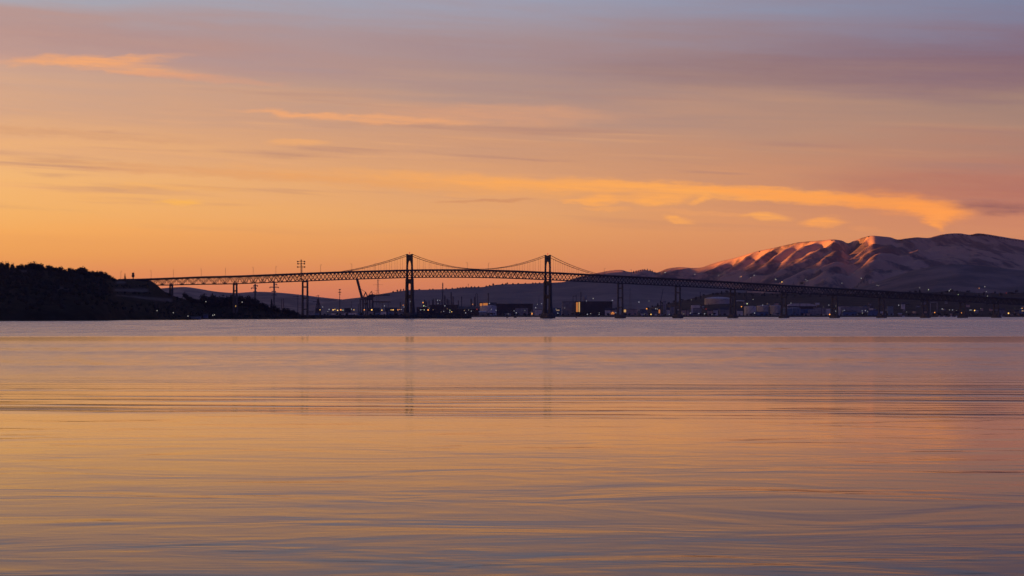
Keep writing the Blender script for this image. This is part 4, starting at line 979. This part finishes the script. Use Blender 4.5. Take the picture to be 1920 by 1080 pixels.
# --- big warehouse past the shorter tower
shed('warehouse', 'huge dark warehouse with two strips of painted sunset glow at its corner', 'warehouse', 1079, 1148, 565, 7150, DARKW, ROOFD, 90, parts=[('sunset_glow_strip', .018, .068, .25, .93, LITO), ('sunset_glow_strip', .085, .12, .25, .95, LITW)])  # corner strips emit: reflected sunset glow painted as glowing surfaces
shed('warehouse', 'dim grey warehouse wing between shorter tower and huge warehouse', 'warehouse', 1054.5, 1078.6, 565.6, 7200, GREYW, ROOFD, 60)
stack('chimney', 'thin chimney above the huge dark warehouse', 1089.2, 547.3, 1.6, 7330, DKST, rings=1); column('round cooling tower above the huge dark warehouse', 1096.6, 553.8, 6.5, 7330, GREYW, None)
o = empty('pipe_gantry', (X(1076, 7340), 7340, 4.5)); k = pxw(1, 7340); zz = lambda y: zat(y, 7340) - 4.5; m_ = MB(); m_.bar((-1.6*k, 0, 0), (-1.6*k, 0, zz(555.5)), 1.3); m_.bar((4.5*k, 0, 0), (4.5*k, 0, zz(552)), 1.2); m_.build('post', DKST, o); m_ = MB(); m_.bar((-2*k, 0, zz(555.6)), (3*k, 0, zz(555.2)), 1.8); m_.build('beam', DKST, o); tag(o, 'pipe gantry above the grey warehouse wing', 'gantry')
small = [(1020, 1034, 580.5, 7160, BLUEW, 'blue walled shed right behind the shorter tower', None), (1037, 1052, 577, 7300, BLUEW, 'dark blue shed between shorter tower and grey wing', ('window', .4, .8, .6, .75, LITP)),
         (1134.5, 1144, 578, 7100, PALEW, 'white gabled cottage before the huge warehouse', None), (1144.5, 1153, 578, 7100, PINKW, 'cottage with lit red front beside the white cottage', ('window', .1, .9, .15, .4, LITO)), (1154, 1161, 576.5, 7130, PINKW, 'narrow pinkish house by the first pier past shorter tower', None),
         (1169.5, 1195, 579.3, 7200, PINKW, 'long low terrace with one glowing end past the first pier', ('window', .01, .17, .5, .9, LITW)), (1200, 1214, 580, 7250, GREYW, 'grey shed beside the orange lamp', None), (1222, 1232, 579.5, 7300, GREYW, 'small grey house past the orange lamp', None), (1234, 1239, 577.5, 7250, PINKW, 'reddish lit house under the slanting crane', ('window', .2, .7, .3, .8, LITO)),
         (1243.5, 1249, 564.5, 7500, GREYW, 'pale narrow tower block under the slanting crane', None), (1250, 1256, 577, 7250, PALEW, 'pale little house before the second pier', None), (1257, 1265, 575, 7350, GREYW, 'grey block beside the second pier', None),
         (1279, 1293, 581, 7250, PINKW, 'low pinkish terrace past the second pier', None), (1296, 1313, 571.3, 7450, PALEW, 'white stepped apartment block before the big tank', ('window', .4, .5, .4, .5, WHITE_LAMP)), (1300, 1316, 577.5, 7300, GREYW, 'grey annex in front of the white apartment block', None),
         (1327, 1336, 579.5, 7230, PINKW, 'small pink house beneath the big tank', None), (1338, 1346, 578, 7240, PALEW, 'small white house beneath the big tank', None), (1350, 1370, 576, 7260, GREYW, 'grey blocky house cluster by the third pier', None),
         (1382, 1393, 579.5, 7200, PALEW, 'white hut past the third pier', None), (1415, 1440, 584.5, 7120, BLUEW, 'low blue roofed shed before the beige tanks', None), (1500, 1528, 578.5, 7300, BLUEW, 'long blue shed past the fourth pier', None), (1517, 1543, 581, 7200, GREYW, 'pale roofed shed past the long blue shed', None),
         (1527, 1553, 576, 7450, GREYW, 'pale flat roofed shed behind the fifth pier', None), (1550, 1557, 578, 7200, PALEW, 'white narrow building left of the fifth pier', None), (1572.5, 1576, 574, 7250, PALEW, 'white upright block right of the fifth pier', None), (1580, 1606, 582.5, 7150, BLUEW, 'wide blue gabled shed past the fifth pier', None), (1577, 1638, 575, 7600, GREYW, 'very long pale roofed shed before the sixth pier', None),
         (1628, 1648, 581.5, 7200, BLUEW, 'teal shed before the sixth pier', None), (1631, 1637, 573.5, 7500, PALEW, 'small white house above the long pale shed', None), (1664, 1675, 573.5, 7200, TANKT, 'teal stack of containers past the sixth pier', None), (1690, 1697, 567, 7900, PALEW, 'pale house under the bridge on the wooded slope', None),
         (1874, 1884, 578, 7300, GREYW, 'grey waterfront house beside the red lamp', None), (1903, 1911, 581, 7200, GREYW, 'grey hut near the bright corner lamp', None), (1912, 1924, 579, 7180, BLUEW, 'blue building with bright pink lamps at the shore end', ('window', .3, .6, .6, .8, LITP))]
for x0, x1, yt, D, wl, lab, win in small:
    shed('house' if 'house' in lab or 'cottage' in lab else ('hut' if 'hut' in lab else ('shed' if 'shed' in lab else 'building')), lab, 'house' if ('house' in lab or 'cottage' in lab) else 'building', x0, x1, yt, D, wl, ROOFP if 'pale roof' in lab else ROOFD, None, 'gable' if ('house' in lab or 'cottage' in lab or 'gabled' in lab or 'hut' in lab) else 'flat', parts=[win] if win else [])
shed('hangar', 'large arched dark hangar between the fourth and fifth piers', 'hangar', 1477, 1531, 568.8, 7700, DARKW, ROOFP, 60, kind='arch')
tank('largest storage tank, pale and domed on the rise', 1323, 1374, 560, 556.5, 8300, TANKB); tank('low pale tank just past the third pier', 1378, 1397, 564, 563, 8500, TANKB)
tank('grey squat tank nearest the third pier', 1396.5, 1419, 574.8, 574, 7260, TANKW); tank('beige tank in the middle of the tank row', 1420, 1444, 573.6, 572.8, 7180, TANKB); tank('taupe tank beside the beige middle tank', 1444.6, 1465, 573.2, 572.5, 7170, TANKB); tank('teal tank left of the fourth pier', 1466, 1488, 578, 577.2, 7160, TANKT); tank('blue grey tank right of the fourth pier', 1480, 1502, 577.5, 576.8, 7240, TANKT)
# --- low harbour buildings under the masted pier and the cranes
hb = [(580, 588, 584, GREYW), (590, 598, 586, BLUEW), (612, 620, 585, GREYW), (622, 634, 585.5, PALEW), (636, 643, 583.5, GREYW), (645, 651, 584.5, PALEW), (653, 668, 585.5, PALEW), (671, 680, 585, BLUEW), (690, 700, 582.5, GREYW), (703, 713, 584.5, BLUEW), (714, 724, 583.5, PALEW), (727, 738, 582, BLUEW), (742, 757, 585, GREYW), (722, 745, 576.5, DARKW), (646, 658, 577.5, DARKW), (690, 712, 577, DARKW)]
for i, (x0, x1, yt, wl) in enumerate(hb):
    nm = {id(GREYW): 'grey', id(PALEW): 'white', id(BLUEW): 'blue', id(DARKW): 'dark'}[id(wl)]
    near = min([(572, 'past the masted pier'), (600, 'under the derrick'), (637, 'by the platform pole'), (663, 'before the raised crane'), (685, 'under the raised crane'), (708, 'by the tall lattice pylon'), (735, 'under the level boom tip'), (755, 'before the taller tower')], key=lambda q: abs(q[0] - (x0 + x1) / 2))[1]
    shed('shed', f"{['low', 'tiny', 'squat', 'small', 'wide'][i % 5]} {nm} dock shed {near}", 'shed', x0, x1, yt, 7080 if wl is not DARKW else 7320, wl, ROOFD, 14, 'gable' if i % 2 else 'flat', group='dock sheds')
# --- the scatter of small houses, sheds and masts behind the waterfront
rr_ = random.Random(33); hs_ = {'house': [], 'mast': []}
for i in range(84):
    px = 1166 + (1925 - 1166) * (i + rr_.uniform(0, 1)) / 84
    if abs(px - 1348) < 30 and rr_.random() < .6: continue
    D = rr_.choice([7180, 7280, 7400, 7550, 7750, 8000, 8250]); w = rr_.uniform(3, 8); g = shore_z(px, D); yb = HZ - (g - CAMZ) * F / D; yt = yb - rr_.uniform(3, 5.5)
    wl = rr_.choice([PALEW, PALEW, GREYW, PINKW, GREYW, BLUEW] if px < 1700 else [GREYW, GREYW, PINKW, DARKW])
    o = shed('house', '', 'house', px - w / 2, px + w / 2, yt, D, wl, rr_.choice([ROOFD, ROOFD, ROOFP]), None, rr_.choice(['gable', 'flat', 'gable']), parts=[('window', .3, .45, .3, .6, LITP)] if i % 6 == 0 else [], group='small houses of the far town', axis=rr_.choice('xy'))
    hs_['house'].append((px, o))
for i in range(34):
    px = rr_.choice([rr_.uniform(600, 760), rr_.uniform(780, 1000), rr_.uniform(1165, 1330), rr_.uniform(1380, 1700)]); D = rr_.uniform(7150, 7700); g = shore_z(px, D); yb = HZ - (g - CAMZ) * F / D
    o = light_mast('', px, yb - rr_.uniform(9, 22), D, [(yb - 9, 1.5)], rr_.uniform(.7, 1.1)); o['group'] = 'thin masts over the far town'; hs_['mast'].append((px, o))
# --- boats and small shore things
def boat(label, px, L, D, m, cabin=True):
    o = empty('motor_boat', (X(px, D), D, 0)); hl_ = L / 2; vs = [(-hl_, -1.6, 1.1), (hl_*.55, -1.8, 1.2), (hl_, 0, 1.7), (hl_*.55, 1.8, 1.2), (-hl_, 1.6, 1.1), (-hl_*.9, -1, -.4), (hl_*.5, -1, -.4), (hl_*.8, 0, -.3), (hl_*.5, 1, -.4), (-hl_*.9, 1, -.4)]
    m_ = MB(); m_.add(vs, [(0, 1, 2, 3, 4), (9, 8, 7, 6, 5), (0, 5, 6, 1), (1, 6, 7, 2), (2, 7, 8, 3), (3, 8, 9, 4), (4, 9, 5, 0)]); m_.build('hull', m, o)
    if cabin: m_ = MB(); m_.box(-hl_*.5, hl_*.2, -1.1, 1.1, 1.15, 3.2); m_.box(-hl_*.55, hl_*.25, -1.2, 1.2, 3.203, 3.5); m_.build('cabin', m, o)
    m_ = MB(); m_.bar((-hl_*.2, 0, 3.2), (-hl_*.2, 0, 6), .25); m_.build('mast', m, o); return tag(o, label, 'boat')
WHB = mat('boat_white', (.75, .75, .78), .4, .05, .5)
boat('small white motor boat alone on the water past the sixth pier', 1695, 17, 6850, WHB); boat('white moored boat just past the seventh pier', 1762, 13, 6960, WHB); boat('long pale moored boat in the row past the seventh pier', 1771, 18, 6950, WHB); boat('short white moored boat before the bright orange lamp', 1784, 12, 6950, WHB); boat('pale boat moored beside the bright orange lamp', 1794, 11, 6960, WHB)
boat('low pale boat below the red shore lamp', 1867, 17, 6960, WHB); boat('white boat between red lamp and corner lamp', 1878, 15, 6950, WHB)
o = empty('portal_frame', (X(1750.5, 7150), 7150, 4.5)); k = pxw(1, 7150); zz = lambda y: zat(y, 7150) - 4.5
for dx in (-6, 6.5): m_ = MB(); m_.bar((dx*k, 0, 0), (dx*k, 0, zz(567)), 2.4); m_.build('post', GREYW, o)
m_ = MB(); m_.bar((-6.8*k, 0, zz(566.6)), (7.2*k, 0, zz(566.6)), 2.6); m_.build('beam', GREYW, o); tag(o, 'pale square portal frame just past the seventh pier', 'portal frame')
D = 3440; dk = empty('dock', (X(351, D), D, 0)); m_ = MB(); m_.box(-17, 17, -6, 6, .4, 1.5); m_.build('deck', ROCK, dk)
for i in range(6):
    for s_ in (-5, 5): m_ = MB(); m_.bar((-15 + i * 6, s_, -2), (-15 + i * 6, s_, .4), .6); m_.build('pile', ROCK, dk)
tag(dk, 'low black dock jutting from the headland shore', 'dock')
shed('boathouse', 'bluish boathouse at the headland shore before the pier amid trees', 'house', 381, 389, 588.5, 3960, mat('blue_grey_wall', (.16, .17, .26), .8, .2, .2), ROOFD, 9, 'gable', z0=1.5)
shed('shed', 'long dim shed on the headland shore behind the dock', 'shed', 356, 376, 593, 3560, GREYW, ROOFD, 8, 'gable', z0=1.2)

# --- lamps along the far shore, on the slopes and on the headland
PROTO_L = {}
def lamp(px, py, col, D=None, size=1.0):
    mt = {'w': WHITE_LAMP, 's': SODIUM, 'o': ORANGE, 'g': GREENISH, 'r': RED_LAMP, 'd': DIM_LAMP}[col]
    if D is None:
        D = 7060.0
        while D < 15500:
            z = zat(py, D); g = ground_any(px, D)
            if z - g < (9 if D > 8200 else (14 if px > 1150 else 60)): break
            D += 40
        D = min(D, 15500)
    g = (ground_any(px, D) if D > 6000 else max(0, head_z(px, D))) ; h = max(3.0, zat(py, D) - g); r = pxw(.95, D) * size
    o = empty('shore_lamp', (X(px, D), D, g)); m_ = MB(); m_.bar((0, .6 * r, -.5), (0, .6 * r, h), max(.25, .0016 * h + .2)); m_.build('pole', DKST, o)
    m_ = MB(); m_.lathe([(r * .35, h - r * .9), (r * .9, h - r * .4), (r, h + r * .1), (r * .6, h + r * .75), (r * .1, h + r)], 10); m_.build('lamp_head', mt, o); o['category'] = 'lamp'; o['group'] = {'w': 'white lamps', 's': 'amber lamps', 'o': 'orange lamps', 'g': 'greenish lamps', 'r': 'red lamps', 'd': 'dim white lamps'}[col] + ' across the bay'; return o
LL = [(600, 581, 's'), (605, 575.5, 'w'), (617, 580, 'w'), (614.5, 584, 'w'), (624.5, 581, 's'), (628, 580, 's'), (633, 581.8, 's'), (639, 581, 'o'), (643, 581.5, 'g'), (659, 579.7, 'w'), (663.5, 581, 's'), (683, 581, 'o'), (697, 581, 's'), (716, 581.5, 's'), (721, 573.6, 'w'), (733.4, 581, 's'), (737, 581, 's'), (746, 581, 'o'), (749.5, 580.5, 'o'), (752.5, 580, 'w'), (755.8, 572.2, 'o'), (757.5, 575.5, 'w'), (769.5, 565.5, 'w'), (769.6, 578.5, 'w'), (769.3, 583, 'w'),
      (793, 565, 'w'), (793.2, 567.5, 'o'), (794.6, 573.5, 'g'), (798.5, 574.5, 'w'), (788.5, 581, 'w'), (791, 580.7, 'w'), (795.5, 581, 'g'), (802.7, 581.2, 'o'), (804.5, 577.5, 'w'), (820.5, 563.2, 'w'), (821, 569, 'w'), (824.6, 563, 'w'), (834, 573.5, 'w'), (843.6, 581.5, 'g'), (843.2, 585.2, 'w'), (847, 584.5, 's'), (832, 583.8, 'w'), (873, 586.5, 'w'), (878.7, 581.3, 'w'), (883.6, 583.3, 'w'), (886.3, 570.5, 'o'), (894.2, 579.7, 'r'), (917.6, 569, 'w'), (921.4, 580, 'w'), (930, 581.8, 'w'), (953, 588.6, 'w'), (964, 583, 'w'), (968, 586.5, 'w'), (984, 582, 'w'), (997.5, 588.4, 'o'), (1007.5, 570.7, 'w'), (1015.5, 569.5, 'w'), (1004.5, 577, 'w'),
      (1042.6, 579.4, 'w'), (1046, 587.2, 'w'), (1058.2, 577.6, 'w'), (1099.5, 564.4, 'w'), (1101.4, 589.4, 'w'), (1107.5, 588, 'w'), (1112, 559.8, 'w'), (1123.5, 586.6, 'w'), (1123.4, 589.4, 'w'), (1148, 563.3, 'w'), (1149, 585.8, 'o'), (1154.5, 586, 'w'), (1165.6, 573.5, 'w'), (1193.5, 580.4, 'w'), (1198, 566.3, 'w'), (1208, 589.2, 'w'), (1212.6, 579, 'o'), (1217, 564.3, 'w'), (1220.6, 589.5, 's'), (1229.6, 578.8, 'w'), (1232.5, 579.6, 'w'), (1245.6, 565.7, 'w'), (1248, 580.5, 'w'), (1254.8, 589.5, 'w'), (1263.5, 577, 'w'), (1282, 588.5, 'w'), (1294.6, 587.2, 'w'), (1296.5, 562, 'w'), (1308.3, 578, 'w'), (1321.2, 588.4, 'w'), (1324, 579.3, 'r'), (1310.4, 587.8, 'w'), (1335, 589.5, 'w'), (1390.3, 575, 'o'), (1400.8, 569.4, 'g'), (1412, 561.5, 'w'), (1430, 572, 'w'), (1447.5, 573.5, 'w'), (1483, 568.4, 'w'), (1415, 587, 'w'),
      (1529.3, 579.4, 'w'), (1530, 577, 'w'), (1544.2, 576, 'w'), (1554, 572, 'w'), (1555.6, 591, 'o'), (1567.5, 573.6, 'w'), (1567, 583.4, 'w'), (1580.6, 583, 'w'), (1583.5, 581.7, 'w'), (1614, 577.5, 'w'), (1617, 587, 'w'), (1622.5, 582.3, 'w'), (1626.4, 584, 'w'), (1616.5, 582.8, 'w'), (1634.5, 582.2, 'w'), (1637.5, 582, 'w'), (1685, 572.2, 'w'), (1700, 585, 'w'), (1752.6, 586, 'o'), (1766.5, 579.3, 'w'), (1780.3, 580.9, 'w'), (1786, 581.3, 'w'), (1793.5, 582, 'w'), (1802.4, 586.5, 'o'), (1819, 581.4, 'w'), (1821.8, 581.2, 'w'), (1827.5, 582.2, 's'), (1838.5, 578, 'w'), (1871, 577.6, 'r'), (1891, 587.4, 's'), (1902.3, 578.4, 'w'), (1915, 578.4, 'w'), (1917, 578, 'o'), (1915.5, 582.5, 'w'),
      (1247, 511, 'w'), (1390, 518.3, 'o'), (1414, 517.4, 'w'), (1358, 515, 'w'), (1455, 526.5, 'w'), (1466, 528.7, 's'), (1511, 524, 'w'), (1614.8, 522, 'w'), (1648, 535.8, 'w'), (1741, 543.4, 'g'), (1779.7, 545.1, 'w'), (1836, 540.6, 'o'), (1846.6, 537.5, 'w'), (1887, 549.5, 'r'), (1851.5, 555.2, 'w'), (1797, 552.8, 'g')]
LMK = [(572, 'the masted pier'), (637, 'the platform pole'), (685, 'the raised crane'), (735, 'the level boom tip'), (768, 'the taller tower'), (799, 'the lit process unit'), (830, 'the tallest chimney'), (865, 'the lone dark chimney'), (915, 'the brown chimney'), (966, 'the paired buoys'), (1027, 'the shorter tower'), (1084, 'the sunset-glow strips'), (1115, 'the huge warehouse middle'), (1163, 'first pier past shorter tower'), (1213, 'the orange lamp'), (1271, 'second pier past shorter tower'), (1348, 'the largest tank'), (1374, 'third pier past shorter tower'), (1420, 'the beige tank'), (1470, 'fourth pier past shorter tower'), (1510, 'the arched hangar'), (1565, 'fifth pier past shorter tower'), (1605, 'the blue gabled shed'), (1653, 'sixth pier past shorter tower'), (1695, 'the lone motor boat'), (1735, 'seventh pier past shorter tower'), (1770, 'the moored boats'), (1802, 'the bright orange lamp'), (1850, 'the mountain foot wood'), (1871, 'the red shore lamp'), (1915, 'the bright corner lamp')]
byc = {}
for i_, (px, py, c) in enumerate(LL):
    if c == 'w' and py > 560 and i_ % 5 in (1, 2, 4): c = 'd'
    big = c in 'so' and py > 565 and not (745 < px < 753)
    o = lamp(px, py, c, size=(1.1 if big else (.62 if c == 'w' else .8)) * (.72 + .28 * ((i_ * 7) % 5) / 2)); lv = 'hill' if py < 558 else ('high' if py < 571 else ('shore' if py > 584.5 else 'town')); byc.setdefault((c, lv), []).append((px, o))
cn = {'d': 'dim bluish', 'w': 'white', 's': 'amber', 'o': 'orange', 'g': 'pale green', 'r': 'red'}
for (c, lv), lst in byc.items():
    ordinal_labels(lst, {'hill': f'tiny {cn[c]} lamp on hillside', 'high': f'{cn[c]} lamp above the roofs', 'shore': f'low {cn[c]} waterside lamp', 'town': f'{cn[c]} harbour lamp'}[lv], LMK, ('toward headland', 'toward mountain'))
for px, py, c, D, lab in [(386, 565.5, 'w', 4330, 'white lamp among trees on the knoll'), (442, 573.8, 's', 4200, 'amber lamp between the legs of the pier amid trees'), (325, 588.2, 'w', 3620, 'small white lamp on the headland shore left of the dock'), (352.5, 592.6, 'w', 3520, 'bright white lamp on the black dock'), (454, 566.5, 'w', 4330, 'faint lamp on the knoll beside the pier amid trees'), (294.5, 590.5, 'w', 3500, 'faint lamp post at the headland water edge'), (399, 591.2, 'w', 3950, 'first of two faint lamps by the boathouse'), (402, 590.3, 'w', 3960, 'second of two faint lamps by the boathouse')]:
    o = lamp(px, py, c, D, .75); o['label'] = lab; o['group'] = 'lamps on the headland'

ordinal_labels(hs_['house'], 'small house of the far town', LMK, ('toward headland', 'toward mountain')); ordinal_labels(hs_['mast'], 'thin dark mast in town', LMK, ('toward headland', 'toward mountain'))
# --- trees on the far shore, on the ridge and on the mountain crest
tl = []; rr_ = random.Random(21)
for i in range(110):
    px = 882 + (1925 - 882) * (i + rr_.uniform(.2, .8)) / 110; D = 7062 + rr_.uniform(0, 25); h = rr_.uniform(4.5, 9)
    if any(abs(px - q) < 7 for q in (1802, 1891)): continue
    tl.append((px, tree('round' if i % 4 else 'flat', (X(px, D), D, 3.6), h, rr_.uniform(1.2, 1.9), i, 'trees along the far waterline')))
ordinal_labels(tl, 'dark waterside tree', LMK, ('toward headland', 'toward mountain'))
tl = []
for i in range(70):
    px = 1205 + (1925 - 1205) * (i + rr_.uniform(.1, .9)) / 70; D = rr_.uniform(8900, 9290); h = rr_.uniform(9, 16)
    tl.append((px, tree(('round', 'round', 'cone', 'flat')[i % 4], (X(px, D), D, shore_z(px, D) - 1), h, rr_.uniform(1.0, 1.6), i, 'trees on the rise behind the town')))
ordinal_labels(tl, 'dark tree on the rise', LMK, ('toward headland', 'toward mountain'))
tl = []
for i, px in enumerate([737, 745, 751.5, 757, 765, 772, 786, 806, 812, 836, 848, 858, 863, 868, 874, 884, 890, 897, 912, 918, 925, 942, 948, 951, 962, 972, 985, 999, 1004, 1012, 1020]):
    D = 12480; g = LAYERS[1][4](px, D, X(px, D)); h = 14 if px in (745, 751.5, 757, 925, 951) else 9
    tl.append((px, tree('round', (X(px, D), D, g - 2), h, 1.5 if h < 12 else 1.0, i, 'trees on the purple ridge')))
ordinal_labels(tl, 'tiny tree on ridge skyline', LMK, ('toward headland', 'toward mountain'))
tl = []
for i, px in enumerate([1108, 1170, 1188, 1193, 1197, 1201, 1205, 1209, 1214, 1219, 1223, 1228, 1424, 1560, 1629, 1690, 1768, 1776, 1786, 1797, 1805, 1813] + list(np.arange(1822, 1848, 3.0)) + list(np.arange(1850, 1925, 5.5))):
    D = crest_D(px) - 25; h = 18 if px < 1230 and px > 1180 else (14 if 1820 < px < 1850 else 10)
    tl.append((float(px), tree('cone' if 1185 < px < 1230 else 'round', (X(px, D), D, mount_z(px, D, X(px, D)) - 3), h, .9 if h > 15 else 1.7, i, 'trees on the mountain crest')))
ordinal_labels(tl, 'tiny dark tree on mountain crest', [(1108, 'the near shoulder'), (1205, 'the wooded knob'), (1424, 'the glowing ribs'), (1560, 'the first rounded top'), (1629, 'the second rounded top'), (1690, 'the saddle'), (1786, 'the third top'), (1834, 'the highest clump'), (1900, 'the far shoulder')], ('toward headland', 'away from headland'))
# ------------------------------------------------------------------ haze
def haze():
    m = bpy.data.materials.new('evening_haze'); m.use_nodes = True; t = NT(m.node_tree)
    out = t.new('ShaderNodeOutputMaterial'); v = t.new('ShaderNodeVolumePrincipled')
    v.inputs['Color'].default_value = (0.56, 0.52, 1.0, 1); v.inputs['Density'].default_value = HAZE; v.inputs['Anisotropy'].default_value = 0.5
    t.t.links.new(v.outputs[0], out.inputs['Volume'])
    try: m.cycles.homogeneous_volume = True
    except Exception: pass
    b = MB(); b.box(-13500, 11500, -380, 22500, -1.5, 720)
    tag(b.build('haze', m), 'thin violet evening haze over the bay and hills', 'haze', kind='stuff')
haze()
